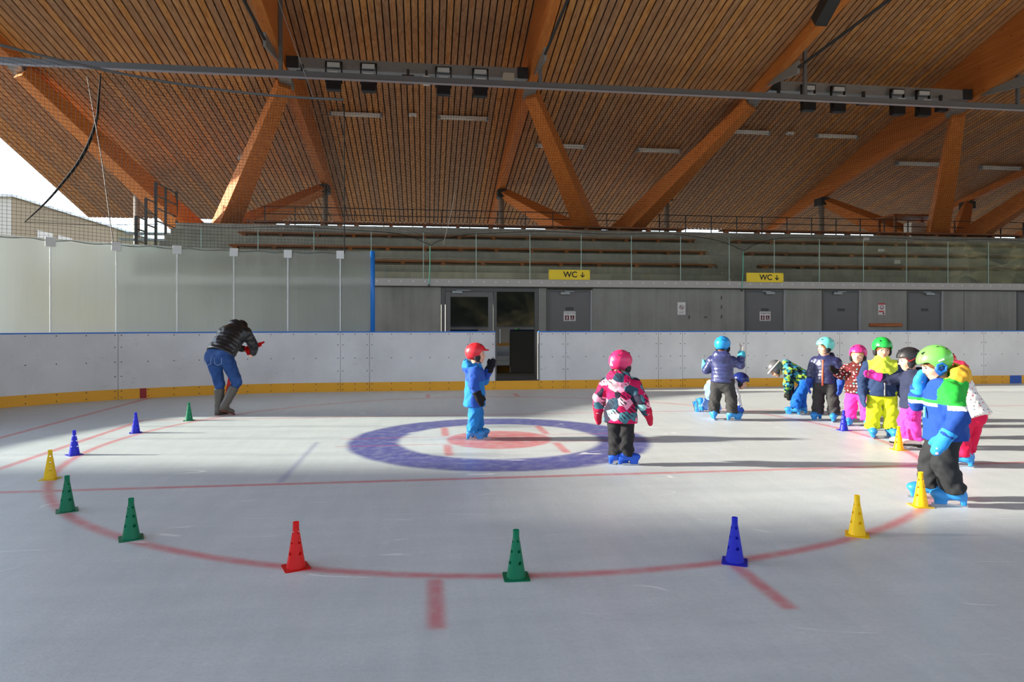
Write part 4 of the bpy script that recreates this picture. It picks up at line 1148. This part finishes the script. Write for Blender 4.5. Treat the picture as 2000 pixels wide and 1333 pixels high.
    if hair is not None:
        def hf(P):
            d = ell_d(P, H((0, -.012, .012)), np.array((.086, .098, .098))*hk, HR)
            d = np.maximum(d, -ell_d(P, H((0, .07, -.045)), np.array((.066, .075, .085))*hk, HR))
            Q = (P - HC) @ HR / hk
            return np.maximum(d, (-.075 - Q[..., 2])*hk)
        sdf_obj('hair', hf, HC - .12*hk, HC + .12*hk, .008*hk, hair, root)
    # --- jacket
    jq = quilt
    hemc = J['pel'] - spine * hem * S * 1.0
    nk = J['neck']
    def jk(P):
        f = fat*k
        d = seg_d(P, J['pel'] - spine*.10*k, J['chest'], .142*f, .120*f, (fwd, 1.24), jq)
        d = smin(d, seg_d(P, J['shL'], J['shR'], .056*f, .056*f), .06*k)
        d = smin(d, seg_d(P, J['chest'], nk, .095*f, .058*f, (fwd, 1.15)), .05*k)
        for q in 'LR':
            a = seg_d(P, J['sh'+q], J['el'+q], .060*f, .050*f, None, jq and (jq[0]*.9, jq[1]*.8))
            dv = nrm(J['ha'+q] - J['el'+q]); a = smin(a, seg_d(P, J['el'+q], J['ha'+q] - dv*.03*k, .050*f, .043*f, None, jq and (jq[0]*.9, jq[1]*.8)), .015*k); a = np.maximum(a, (P - (J['ha'+q] - dv*.012*k)) @ dv)
            d = smin(d, a, .013*k)
        if collar: d = smin(d, seg_d(P, nk - spine*.01*k, nk + spine*collar*k, .064*f, .060*f), .02*k)
        if hood:
            c = nk - fwd*.072*k*hood + spine*.012*k
            d = smin(d, ell_d(P, c, np.array((.105, .062, .078))*k*(.6 + .4*hood), np.stack([side, fwd, spine], 1)), .03*k)
            c = nk - fwd*.03*k + spine*.075*k
            d = np.maximum(d, -ell_d(P, c, np.array((.080, .070, .058))*k, np.stack([side, fwd, spine], 1)))
        d = d + wrinkle(P, jwr*k, phi*.1) + wrinkle(P, jwr*.5*k, 1 + phi*.13, 2.0)
        return np.maximum(d, (hemc - P) @ spine)
    sdf_obj('jacket', jk, np.minimum(lo, hemc) - .15*k, hi + .10*k, .0098*k, jacket, root, jpick and (lambda C: jpick(C / S)))
    if hood_fill is not None:
        c0 = nk - fwd*.070*k + spine*.055*k
        Rm = np.stack([side, fwd, spine], 1)
        def hfil(P):
            d = np.abs(ell_d(P, c0, np.array((.098, .075, .062))*k, Rm)) - .010*k
            d = np.maximum(d, -ell_d(P, c0 + fwd*.055*k + spine*.03*k, np.array((.085, .08, .06))*k, Rm))
            return d + wrinkle(P, .006*k, 3.0, 1.3)
        sdf_obj('inner_hood', hfil, c0 - .15*k, c0 + .15*k, .009*k, hood_fill, root)
    # --- trousers
    def tr(P):
        f = fat*k*legfat
        d = seg_d(P, J['hipL'] + spine*.03*k, J['hipR'] + spine*.03*k, .070*f, .070*f)
        d = smin(d, seg_d(P, J['pel'] - spine*.03*k, J['pel'] + spine*.05*k, .098*f, .098*f, (fwd, 1.25)), .03*k)
        legs = None
        for q in 'LR':
            a = seg_d(P, J['hip'+q], J['kn'+q], .072*f, .064*f); a = smin(a, seg_d(P, J['kn'+q], J['an'+q] + nrm(J['an'+q] - J['kn'+q])*.03*k, .062*f, .066*f), .02*k)
            dn = nrm(J['an'+q] - J['kn'+q]); a = np.maximum(a, (P - (J['an'+q] + dn*.006*k)) @ dn)
            legs = a if legs is None else smin(legs, a, .008*k)
        d = smin(d, legs, .03*k)
        low = np.clip(1.2 - np.abs(P[..., 2]) / (.5*S), .25, 1)
        d = d + wrinkle(P, .0085*k, 2 + phi*.07) * low + wrinkle(P, .005*k, 1 + phi*.05, 1.9) * low
        return np.maximum(d, (P - (hemc + spine*.05*k)) @ spine) if spine[2] > .85 else d
    sdf_obj('trousers', tr, lo - .13*k, np.maximum(J['pel'], np.maximum(J['knL'], J['knR'])) + .16*k, .0098*k, trousers, root, tpick and (lambda C: tpick(C / S)))
    # --- gloves
    if gloves is not None:
        gl = gloves if isinstance(gloves, (list, tuple)) else (gloves, gloves)
        gf = glove_fingers if isinstance(glove_fingers, (list, tuple)) else (glove_fingers, glove_fingers)
        for n_, (q, sd) in enumerate((('L', 1), ('R', -1))):
            dv = nrm(J['ha'+q] - J['el'+q]); nv = nrm(fwd*.3 + (side if q == 'R' else -side)); c = J['ha'+q]
            def gfn(P, c=c, dv=dv, nv=nv, sd=sd, fg=gf[n_]):
                d = hand_sdf(P, c, dv, sd, nv, 1.06*k, fg)
                if fg: d = d - .002*k
                else: d = d - .003*k
                return smin(d, np.maximum(seg_d(P, c - dv*.045*k, c - dv*.005*k, .048*k*fat**.5, .040*k), (c - dv*.05*k - P) @ dv), .012*k)
            sdf_obj('glove', gfn, c - .15*k, c + .15*k, .0062*k, gl[n_], root)
    # --- helmet
    if helmet is not None:
        hm = helmet
        def hf(P):
            Q = (P - HC) @ HR / hk
            o = ell_d(Q, (0, -.012, .032), (.109, .127, .113))
            sm = np.clip((Q[..., 1] + .005) / .075, 0, 1); sm = sm*sm*(3 - 2*sm)
            rim = -.052 + .100*sm - .012*np.exp(-((Q[..., 1] + .02)/.03)**2)
            d = np.maximum(o, rim - Q[..., 2])
            d = np.maximum(d, -ell_d(Q, (0, -.012, .022), (.092, .110, .100)))
            if brim: d = smin(d, np.maximum(ell_d(Q, (0, .105, .056), (.085, .050, .010)), -Q[..., 1] + .06), .012)
            rdg = .003*np.exp(-((np.abs(Q[..., 0]) - .042)/.007)**2) * (Q[..., 2] > .06)
            return (d + rdg) * hk
        ho = sdf_obj('helmet', hf, HC - .17*hk, HC + .17*hk, .0072*hk, hm, root)
        vm = MB()
        for sx in (-1, 1):
            for yy, zz in ((.05, .118), (-.05, .122), (-.1, .085)):
                c = H((sx*.045, yy, zz)); 
                vm.tube([Vector(c - HR[:, 1]*.014*hk), Vector(c + HR[:, 1]*.014*hk)], .0075*hk, 6)
        vm.build('vent', M_LINER, ho)
        for sx in (-1, 1):
            c = H((sx*.084, .004, -.030))
            sdf_obj('ear_pad', lambda P, c=c: smin(ell_d(P, c, np.array((.020, .042, .040))*hk, HR), ell_d(P, H((sx*.080, .012, -.062)), np.array((.014, .022, .022))*hk, HR), .02), c - .07*hk, c + .07*hk, .0075*hk, earpad or M_LINER, ho)
        stp = [H((.083, .012, -.06)), H((.06, .035, -.085)), H((0, .060, -.099)), H((-.06, .035, -.085)), H((-.083, .012, -.06))]
        MB().tube([Vector(p) for p in stp], .006*hk, 6).build('chin_strap', M_STRAP, ho, smooth=True)
    # --- skates
    if skates is not None:
        for q, tq in (('L', -toes[0]), ('R', toes[1])):
            skate(J['an'+q], tq, S * .93, skates, root, skate_kind, skate_lift)
    if decor: decor(root, J, S, HC, HR, hk, spine, side, fwd)
    return root

# ---- clothing materials
def zsplit(name, stops, base=None, rough=.75, axis=2, warp=.01):
    """colour blocks by height in the wearer's own frame"""
    t = NT(name); co = t.coord(); o = t.xyz(co)[axis]
    v = t.add(o, t.mul(t.sub(t.noise(co, 9, 2), .5), warp))
    col = t.ramp(v, [(p, lin(c)) for p, c in stops], True); t.bump(t.noise(co, 50, 2), .12, .01)
    return t.fin(col, rough, 0, .2)
def cells(name, cols, scale, rough=.75, stripes=None):
    t = NT(name); co = t.coord()
    v = t.vor(t.mapping(co, (1, 1, 1.2)), scale); r = t.xyz(v['Color'])[0]
    n = len(cols); col = t.ramp(r, [(i / n, lin(c)) for i, c in enumerate(cols)], True)
    if stripes:
        w = t.math('SINE', t.add(t.mul(t.xyz(co)[0], 150), t.add(t.mul(t.xyz(co)[2], 170), t.mul(t.noise(co, 12, 2), 9))))
        msk = t.mul(t.step(.1, .45, w), t.step(.5, .56, t.noise(co, 11, 2)))
        col = t.mix(t.mul(msk, .9), col, lin(stripes))
    t.bump(t.noise(co, 50, 2), .12, .01)
    return t.fin(col, rough, 0, .2)
def dots(name, bgc, cols, scale, size, rough=.75):
    t = NT(name); co = t.coord(); v = t.vor(co, scale, 'F1', .55)
    r = t.xyz(v['Color'])[0]; n = len(cols); col = t.ramp(r, [(i / n, lin(c)) for i, c in enumerate(cols)], True)
    out = t.mix(t.step(size*1.15, size*.9, v['Distance']), lin(bgc), col); t.bump(t.noise(co, 50, 2), .12, .01)
    return t.fin(out, rough, 0, .2)
def gloss(name, rgb, r=.3): return plain(name, rgb, r, 0, .04, 5)
SK_BLUE = gloss('skate_light_blue', (44, 136, 206), .4); SK_DEEP = gloss('skate_deep_blue', (22, 84, 200), .4); SK_WHITE = gloss('skate_white', (232, 228, 220), .45)
T_BLACK = fabric('black_trousers', (38, 38, 40)); T_CHAR = fabric('charcoal_trousers', (58, 58, 58)); T_PINK = fabric('pink_trousers', (238, 70, 176)); T_MAG = fabric('raspberry_trousers', (214, 30, 74))
T_YEL = fabric('lime_yellow_trousers', (216, 228, 40)); T_LBLUE = fabric('pale_blue_trousers', (126, 160, 226)); T_BLUE = fabric('blue_trousers', (24, 92, 186))
def puffer(name, rgb): return plain(name, rgb, .32, 0, .1, 10, .6)
HAIR_BR = fabric('brown_hair', (120, 78, 46)); HAIR_BL = fabric('blonde_hair', (206, 168, 112)); G_BLACK = fabric('black_glove', (28, 28, 30)); G_BLUE = fabric('blue_glove', (48, 84, 180))

# 2 - red helmet, blue snowsuit, facing right with one hand at the mouth
def pk2(C): return np.where(np.abs(C[:, 0]) > .125, 1, np.where((C[:, 2] > .60) & (C[:, 2] < .73), 1, 0))
person('child in blue snowsuit and red helmet holding one glove to the mouth', 927, 858, 88, 1.165,
       dict(haR=(.165, .03, .46), elR=(.165, -.02, .57), elL=(-.15, .10, .585), haL=(-.045, .165, .735), anL=(-.05, .03, .095), anR=(.055, -.02, .095), knL=(-.05, .03, .255), knR=(.058, .0, .255)),
       [fabric('snowsuit_sky_blue', (38, 124, 196)), fabric('snowsuit_royal_blue', (44, 84, 172))], fabric('snowsuit_sky_blue', (0, 0, 0)), gloss('helmet_red', (222, 44, 56), .4),
       gloves=G_BLACK, skates=SK_BLUE, hood=1.0, jpick=pk2, hem=.12, brim=True, collar=.03, fat=.98, toes=(0, 4))
# 3 - pink helmet, patterned jacket, seen from behind
def pink_clip(root, J, S, HC, HR, hk, spine, side, fwd):
    a = HC + HR @ (np.array((-.01, -.139, .06))*hk); b = HC + HR @ (np.array((-.022, -.124, -.02))*hk)
    MB().bar(a, b, .022, .01, .035, .01, up=tuple(-HR[:, 1])).build('goggle_clip', M_WHITE, root)
person('child in pink helmet and pink and turquoise patterned jacket seen from behind', 1212, 908, 14, 1.13,
       dict(elL=(-.185, -.03, .56), elR=(.190, -.02, .56), haL=(-.205, .02, .435), haR=(.225, .05, .44), anL=(-.035, -.01, .095), anR=(.045, .0, .095), knL=(-.05, .01, .255), knR=(.052, .01, .255), hipL=(-.05, 0, .43), hipR=(.05, 0, .43)),
       cells('patterned_jacket', [(214, 24, 92), (150, 208, 208), (236, 150, 176), (46, 74, 92), (226, 190, 200), (190, 24, 82), (70, 120, 134), (40, 40, 58)], 11, stripes=(40, 24, 34)), T_BLACK, gloss('helmet_pink', (222, 48, 108), .38),
       gloves=fabric('raspberry_mitten', (196, 34, 66)), skates=SK_DEEP, hood=1.1, headrot=(22, -6, 0), hem=.09, fat=1.06, legfat=.9, toes=(-60, 62), decor=pink_clip, jwr=.005)
# 4 - blue helmet, navy puffer, one hand raised
person('child in sky blue helmet and navy quilted jacket raising a white gloved hand', 1411, 821, 10, 1.225,
       dict(elR=(.200, .02, .645), haR=(.205, .06, .785), elL=(-.180, .0, .575), haL=(-.215, .085, .62), anL=(-.098, -.01, .095), anR=(.11, .0, .095), knL=(-.085, .015, .255), knR=(.095, .015, .255)),
       puffer('navy_puffer', (52, 58, 104)), T_CHAR, gloss('helmet_sky_blue', (38, 150, 222), .3),
       gloves=(fabric('turquoise_glove', (96, 196, 212)), zsplit('white_turquoise_glove', [(0, (70, 170, 190)), (.99, (226, 218, 206))])), glove_fingers=(False, True), skates=SK_BLUE, hood=1.0, quilt=(.052, .010), jwr=.003, headrot=(12, -4, 0), hair=HAIR_BR, hem=.015, toes=(20, 50), fat=1.0)
# 5 - crawling behind
person('child in navy helmet crawling on the ice behind the navy quilted jacket', 1408, 806, 70, 1.08,
       dict(pel=(0, -.12, .36), chest=(0, .10, .42), neck=(0, .19, .43), head=(0, .29, .44), shL=(-.115, .13, .40), shR=(.115, .13, .40), elL=(-.14, .18, .23), elR=(.14, .18, .23), haL=(-.13, .22, .08), haR=(.13, .22, .08),
            hipL=(-.07, -.14, .34), hipR=(.07, -.14, .34), knL=(-.085, -.10, .08), knR=(.085, -.10, .08), anL=(-.085, -.30, .10), anR=(.085, -.30, .16)),
       fabric('white_jacket', (228, 230, 232)), T_LBLUE, gloss('helmet_navy', (30, 44, 110), .2), gloves=G_BLUE, skates=SK_BLUE, headrot=(20, -28, 0), hem=.04, skate_lift=75, fat=1.0)
# 6 - bending over to the left
def goggles(root, J, S, HC, HR, hk, spine, side, fwd):
    pts = [HC + HR @ (np.array((.112*math.cos(a), -.01 + .128*math.sin(a), .045 + .01*math.sin(a)))*hk) for a in np.linspace(0, 2*math.pi, 25)]
    MB().tube([Vector(p) for p in pts], .010*hk, 6).build('goggle_strap', M_WHITE, root)
person('child in grey helmet and blue green patterned jacket bending over to the skates', 1556, 810, -88, 1.15,
       dict(pel=(0, -.115, .455), chest=(0, .05, .565), neck=(0, .145, .60), head=(0, .255, .585), shL=(-.11, .09, .545), shR=(.11, .09, .545), elL=(-.115, .11, .41), elR=(.115, .09, .41), haL=(-.08, .10, .29), haR=(.09, .07, .29),
            hipL=(-.062, -.115, .43), hipR=(.062, -.115, .43), knL=(-.065, -.02, .26), knR=(.07, -.05, .26), anL=(-.06, .02, .095), anR=(.075, -.06, .095)),
       cells('camo_jacket', [(36, 110, 130), (150, 190, 60), (24, 40, 54), (70, 150, 190), (30, 60, 60), (120, 170, 70)], 22), T_BLUE, gloss('helmet_grey', (92, 94, 98), .35),
       gloves=fabric('dark_olive_glove', (40, 42, 34)), skates=SK_BLUE, headrot=(0, -55, 0), hood=.9, hem=.06, decor=goggles, toes=(0, 0))
# 7 - mint helmet, navy puffer with orange zip
def zipper(col, x=0.0, w=.02, z0=.42, z1=.70, y=.105):
    def f(root, J, S, HC, HR, hk, spine, side, fwd):
        a = J['pel'] + spine*(z0 - .455)*S + fwd*(y + .004)*S + side*x*S; b = J['chest'] + spine*.075*S + fwd*(y - .022)*S + side*x*S
        m = (a + b)/2 + fwd*.006*S
        MB().tube([Vector(a), Vector(m), Vector(b)], w*S*.55, 8).build('zip', col, root, smooth=True)
    return f
person('child in mint helmet and navy quilted jacket with orange zip', 1612, 822, 196, 1.21,
       dict(haL=(-.175, .03, .435), haR=(.170, .03, .435), anL=(-.095, -.01, .095), anR=(.085, .0, .095), knL=(-.085, .015, .255), knR=(.075, .015, .255)),
       puffer('navy_puffer_dark', (44, 48, 88)), T_CHAR, gloss('helmet_mint', (112, 222, 206), .35), gloves=G_BLUE, glove_fingers=True, skates=SK_BLUE, headrot=(42, -6, 0), quilt=(.048, .011), jwr=.003, hood=.8, hem=.015,
       decor=zipper(fabric('orange_zip', (226, 112, 84))), toes=(8, 14), hair=HAIR_BR)
# 8 - pink helmet, brown spotted jacket, pink trousers
person('small child in pink helmet, brown jacket with coloured spots and bright pink trousers', 1676, 833, 184, 1.105,
       dict(elR=(.190, .05, .62), haR=(.245, .13, .665), elL=(-.16, -.02, .57), haL=(-.17, .0, .45), anL=(-.10, .02, .095), anR=(.09, -.05, .095), knL=(-.085, .03, .26), knR=(.08, -.01, .26)),
       dots('brown_spotted_jacket', (92, 34, 32), [(240, 180, 190), (90, 196, 196), (240, 230, 226), (206, 60, 90)], 26, .30), T_PINK, gloss('helmet_pink_small', (216, 50, 132), .35), gloves=G_BLACK, skates=SK_BLUE, hair=HAIR_BL, hem=.05, fat=1.1, headrot=(4, -4, 0), collar=.02)
# 9 - green helmet, lime and navy jacket, lime trousers
def pk9(C): return np.where(np.abs(C[:, 0]) > .128, 1, np.where(C[:, 2] > .595 + .06*np.abs(C[:, 0])/.12, 0, 1))
person('child in green helmet, lime and navy jacket and lime yellow trousers', 1722, 855, 166, 1.24,
       dict(haL=(-.175, .03, .42), haR=(.178, .03, .42), anL=(-.075, .02, .095), anR=(.08, -.01, .095)),
       [fabric('lime_jacket', (206, 226, 70)), fabric('navy_jacket', (40, 58, 92))], T_YEL, gloss('helmet_green', (34, 176, 70), .35), gloves=fabric('navy_glove', (44, 62, 98)), glove_fingers=True, skates=SK_BLUE, headrot=(-4, -14, 0), jpick=pk9, hem=.045, collar=.05,
       decor=zipper(fabric('pale_zip', (190, 190, 184)), w=.010), hair=HAIR_BR)
# 10 - black helmet, navy coat, pink trousers, pointing left
def redmarks(root, J, S, HC, HR, hk, spine, side, fwd):
    mb = MB()
    for k_ in range(3):
        pts = [HC + HR @ (np.array((-.106 + .004*k_, -.06 + .03*j + .012*k_, .005 + .014*k_ + .012*math.sin(j*1.7 + k_)))*hk) for j in range(4)]
        mb.tube([Vector(p) for p in pts], .0035*hk, 5)
    tag(mb.build('red_graphic', gloss('helmet_red_graphic', (208, 42, 36), .4), root), kind='stuff')
person('child in black helmet and navy coat pointing with a pink glove', 1782, 876, 258, 1.125,
       dict(elR=(.14, .17, .655), haR=(.115, .30, .69), haL=(-.165, .02, .41), elL=(-.165, -.03, .56), anL=(-.055, -.01, .10), anR=(.065, .06, .10), knL=(-.06, .01, .26), knR=(.065, .05, .26), head=(0, .035, .862)),
       fabric('dark_navy_coat', (44, 50, 74)), T_PINK, plain('helmet_matt_black', (32, 32, 36), .5), gloves=fabric('pink_glove', (228, 60, 160)), glove_fingers=True, skates=SK_WHITE, skate_kind='figure', headrot=(-6, -12, 0), hem=.06, hood=.7, toes=(0, 0), decor=redmarks)
# 11 - lime green helmet, blue and green jacket, in front
def pk11(C):
    arm = np.abs(C[:, 0]) > .118; front = C[:, 1] > .03; z = C[:, 2]
    out = np.zeros(len(C), int)                                   # royal blue
    out[(z > .625) & (arm | ~front)] = 1                          # green shoulders and upper sleeves
    out[arm & ~front & (z > .60) & (z <= .625)] = 2               # white band round the upper sleeve
    out[front & ~arm & (z > .605) & (z <= .628)] = 2              # white then green stripe on the chest
    out[front & ~arm & (z > .628) & (z <= .645)] = 1
    out[~arm & (C[:, 1] < .02) & (C[:, 1] > -.065) & (z < .54)] = 1   # green side panel
    out[arm & (C[:, 1] > .07)] = 0
    return out
def boy11(root, J, S, HC, HR, hk, spine, side, fwd):
    c = HC + HR @ (np.array((-.104, .0, -.022))*hk)
    pts = [c + HR @ (np.array((-.004, .034*math.cos(a), .034*math.sin(a)))*hk) for a in np.linspace(0, 2*math.pi, 7)]
    MB().tube([Vector(p) for p in pts], .010*hk, 6).build('ear_guard', gloss('ear_guard_blue', (32, 104, 180), .35), root)
    p = J['chest'] - spine*.07*S + fwd*.118*S - side*.055*S
    MB().tube([Vector(p + spine*.035*S), Vector(p - spine*.03*S + fwd*.004*S)], .006*S, 6).build('pocket_zip', fabric('mint_zip', (120, 220, 180)), root)
    c = HC + HR @ (np.array((-.108, -.02, .032))*hk)
    o = MB().bar(c - HR[:, 1]*.022*hk, c + HR[:, 1]*.022*hk, .004, .012, up=tuple(HR[:, 2])).build('helmet_badge', M_WHITE, root)
person('boy in lime green helmet and blue and green jacket covering his face with a mitten', 1846, 984, 258, 1.235,
       dict(elR=(.12, .125, .61), haR=(.06, .125, .725), elL=(-.188, -.03, .555), haL=(-.198, .045, .43), head=(0, .055, .858), neck=(0, .015, .735), anL=(-.06, -.035, .095), anR=(.085, .065, .095), knL=(-.065, .02, .26), knR=(.075, .06, .26), hipL=(-.065, 0, .43), hipR=(.065, 0, .43)),
       [fabric('royal_blue_jacket', (34, 72, 150)), fabric('green_jacket', (44, 172, 62)), fabric('reflective_stripe', (232, 232, 226))], fabric('black_snow_trousers', (44, 46, 48)), gloss('helmet_lime', (116, 214, 92), .3),
       gloves=dots('sky_mitten', (52, 148, 222), [(70, 160, 230), (240, 190, 200), (60, 150, 225)], 22, .25), skates=SK_BLUE, headrot=(-8, -24, 0), hood=1.0, hood_fill=fabric('mustard_hood', (222, 168, 56)), jpick=pk11, hem=.055, earpad=gloss('ear_pad_blue', (30, 84, 160), .4), decor=boy11, fat=1.1, toes=(0, 0), hair=HAIR_BR, legfat=.95)
# 12 - red helmet, white dotted jacket, raspberry trousers
person('child in red helmet, white dotted jacket and raspberry trousers leaning forward', 1890, 911, -62, 1.16,
       dict(pel=(0, -.04, .455), chest=(0, .06, .635), neck=(0, .12, .715), head=(0, .20, .825), shL=(-.118, .085, .67), shR=(.118, .085, .67), elL=(-.16, .04, .545), elR=(.165, .05, .545), haL=(-.17, .0, .425), haR=(.16, .09, .44), hipL=(-.062, -.03, .43), hipR=(.062, -.03, .43), anL=(-.06, .0, .095), anR=(.08, .06, .095)),
       dots('white_dotted_jacket', (230, 226, 222), [(206, 60, 70), (60, 70, 90), (230, 130, 140), (90, 60, 70)], 34, .26), T_MAG, gloss('helmet_bright_red', (214, 24, 38), .35), gloves=fabric('grey_mitten', (122, 134, 140)), skates=SK_BLUE, headrot=(0, -20, 0), hood=1.0, hood_fill=fabric('raspberry_hood', (206, 50, 84)), hem=.06, fat=.98, toes=(25, 0))

# woman collecting cones
def woman():
    S = 1.0; px, py = 440, 811
    base = atZ(px, py, 0.0); root = empty('person', (base.x, base.y, 0.0), face_rot(px, 32))
    tag(root, 'woman in black jacket, blue jeans and tall boots bending over with red cones', 'person', 'people on the ice')
    J = {k: np.array(v, float) for k, v in dict(pel=(-.06, -.06, .90), chest=(.0, .15, 1.17), neck=(.02, .27, 1.30), head=(.03, .38, 1.30), shL=(-.17, .22, 1.24), shR=(.20, .22, 1.24), elL=(-.17, .42, 1.05), elR=(.25, .38, 1.02), haL=(-.02, .50, .98), haR=(.17, .50, .92),
        hipL=(-.16, -.06, .86), hipR=(.05, -.06, .86), knL=(-.11, .02, .47), knR=(.13, .10, .49), anL=(-.09, -.02, .10), anR=(.02, -.06, .16)).items()}
    spine = nrm(J['neck'] - J['pel']); side = nrm(J['shR'] - J['shL']); fwd = nrm(np.cross(spine, side)); HR = rotm(0, -50, 0); HC = J['head']
    def body(P):
        d = ell_d(P, HC, np.array((.078, .095, .115)), HR)
        d = smin(d, ell_d(P, HC + HR @ np.array((0, .03, -.06)), np.array((.055, .055, .05)), HR), .03)
        d = smin(d, seg_d(P, HC + HR @ np.array((0, .09, .0)), HC + HR @ np.array((0, .115, -.03)), .01, .014), .012)
        d = smin(d, seg_d(P, J['neck'], HC, .05, .05), .03)
        d = smin(d, seg_d(P, J['pel'], J['chest'], .11, .12, (fwd, 1.3)), .04); d = smin(d, seg_d(P, J['shL'], J['shR'], .05, .05), .05)
        for q, sd in (('L', 1), ('R', -1)):
            d = smin(d, seg_d(P, J['sh'+q], J['el'+q], .045, .038), .03); d = smin(d, seg_d(P, J['el'+q], J['ha'+q], .036, .028), .01)
            d = smin(d, seg_d(P, J['hip'+q], J['kn'+q], .075, .055), .03); d = smin(d, seg_d(P, J['kn'+q], J['an'+q], .05, .036), .01)
            dv = nrm(J['ha'+q] - J['el'+q]); d = smin(d, hand_sdf(P, J['ha'+q], dv, sd, fwd*.4 + (side if q == 'R' else -side), 1.25, True, .9), .01)
        return d
    A = np.array(list(J.values())); lo, hi = A.min(0), A.max(0)
    sdf_obj('body', body, lo - .16, hi + .16, .0125, M_SKIN, root)
    def hairf(P):
        d = ell_d(P, HC + HR @ np.array((0, -.015, .015)), np.array((.094, .108, .122)), HR)
        d = np.maximum(d, -ell_d(P, HC + HR @ np.array((0, .10, -.04)), np.array((.075, .075, .10)), HR))
        return d + wrinkle(P, .004, 1, 1.4)
    sdf_obj('hair', hairf, HC - .17, HC + .17, .011, fabric('dark_brown_hair', (44, 28, 24)), root)
    hemc = J['pel'] + spine*.01
    def jk(P):
        d = seg_d(P, J['pel'] - spine*.05, J['chest'], .225, .215, (fwd, 1.25), (.06, .008)); d = smin(d, seg_d(P, J['shL'], J['shR'], .085, .085), .08)
        d = smin(d, seg_d(P, J['chest'], J['neck'], .14, .08), .06)
        for q in 'LR':
            a = smin(seg_d(P, J['sh'+q], J['el'+q], .085, .070, None, (.055, .006)), seg_d(P, J['el'+q], J['ha'+q], .068, .055, None, (.055, .006)), .02); d = smin(d, a, .03)
        d = smin(d, ell_d(P, J['neck'] - fwd*.07 + spine*.03, (.12, .07, .08), np.stack([side, fwd, spine], 1)), .03)
        return np.maximum(d + wrinkle(P, .005, 2), (hemc - P) @ spine)
    sdf_obj('jacket', jk, lo - .22, hi + .14, .0125, plain('black_shiny_jacket', (30, 30, 32), .34, 0, .1, 10, .6), root)
    def tr(P):
        d = seg_d(P, J['hipL'] + np.array((.02, -.02, .03)), J['hipR'] + np.array((-.02, -.02, .03)), .125, .125)
        d = smin(d, seg_d(P, J['pel'] - spine*.02, J['pel'] + spine*.10, .15, .155, (fwd, 1.2)), .05); l = None
        for q in 'LR':
            a = smin(seg_d(P, J['hip'+q], J['kn'+q], .112, .078), seg_d(P, J['kn'+q], J['an'+q] + nrm(J['kn'+q] - J['an'+q])*.22, .072, .058), .02); l = a if l is None else smin(l, a, .01)
        return smin(d, l, .04) + wrinkle(P, .005, 1, .8)
    jeans = NT('blue_denim'); co = jeans.coord(); jn = jeans.noise(co, 5, 5, .65); jc = jeans.ramp(jn, [(.3, lin((28, 50, 96))), (.7, lin((58, 92, 150)))]); jeans.bump(jeans.noise(co, 90, 2), .15, .01)
    sdf_obj('jeans', tr, lo - .16, J['pel'] + .32, .0125, jeans.fin(jc, .85, 0, .2), root)
    stc = plain('denim_stitch', (120, 140, 172), .8)
    for sx in (-1, 1):
        c = J['pel'] + side*sx*.085 + np.array((0, -.165, -.085))
        pts = [c + side*.055 + np.array((0, 0, .06)), c + side*.055 - np.array((0, 0, .03)), c - np.array((0, 0.004, .055)), c - side*.055 - np.array((0, 0, .03)), c - side*.055 + np.array((0, 0, .06))]
        MB().tube([Vector(p) for p in pts], .0026, 5).build('pocket_seam', stc, root)
    bm = plain('grey_boot_leather', (86, 80, 72), .5, 0, .15, 8)
    for q, tq, lift in (('L', 12, 0), ('R', 40, 24)):
        an, kn = J['an'+q], J['kn'+q]; up = nrm(kn - an); ta = math.radians(tq); f = np.array((math.sin(ta), math.cos(ta), -math.sin(math.radians(lift))))
        f = nrm(f); topc = an + up*.29; heel = an - np.array((0, 0, .10 if q == 'L' else .105)) - f*.04
        def bt(P, an=an, f=f, topc=topc, up=up, heel=heel):
            d = seg_d(P, an - np.array((0, 0, .02)), topc, .056, .078); d = smin(d, seg_d(P, an - np.array((0, 0, .045)) - f*.02, an - np.array((0, 0, .062)) + f*.13, .042, .034), .04)
            d = smin(d, seg_d(P, an - np.array((0, 0, .06)), heel + np.array((0, 0, .03)), .036, .032), .02)
            d = d + wrinkle(P, .004, 1) * np.clip(1.2 - np.abs(P[..., 2] - .16)/.12, 0, 1)
            return np.maximum(d, (P - topc) @ up)
        b = sdf_obj('boot', bt, np.minimum(an, topc) - .2, np.maximum(an, topc) + .2, .0105, bm, root)
        s0 = an - np.array((0, 0, .092)); sole = MB().bar(s0 - f*.055, s0 + f*.165, .072, .022, .06, .018, up=(0, 0, 1)).bar(s0 - f*.06 - np.array((0, 0, .005)), s0 - f*.005 - np.array((0, 0, .005)), .062, .03, up=(0, 0, 1))
        sole.build('sole', plain('brown_sole', (110, 56, 34), .6), b, bevel=.006)
    M = Matrix.Translation(root.location) @ Matrix.Rotation(face_rot(px, 32), 4, 'Z')
    rz = face_rot(px, 32)
    for k_, lab in enumerate(('red cone held lowest in the arms of the bending woman', 'red cone held topmost in the arms of the bending woman')):
        p = M @ Vector((.10 + .02*k_, .47 + .05*k_, .955 + .045*k_))
        c = cone('red', tuple(p), 0, lab, 'red cones held by the woman'); c.rotation_euler = (math.radians(25), math.radians(68), rz + .3)
woman()
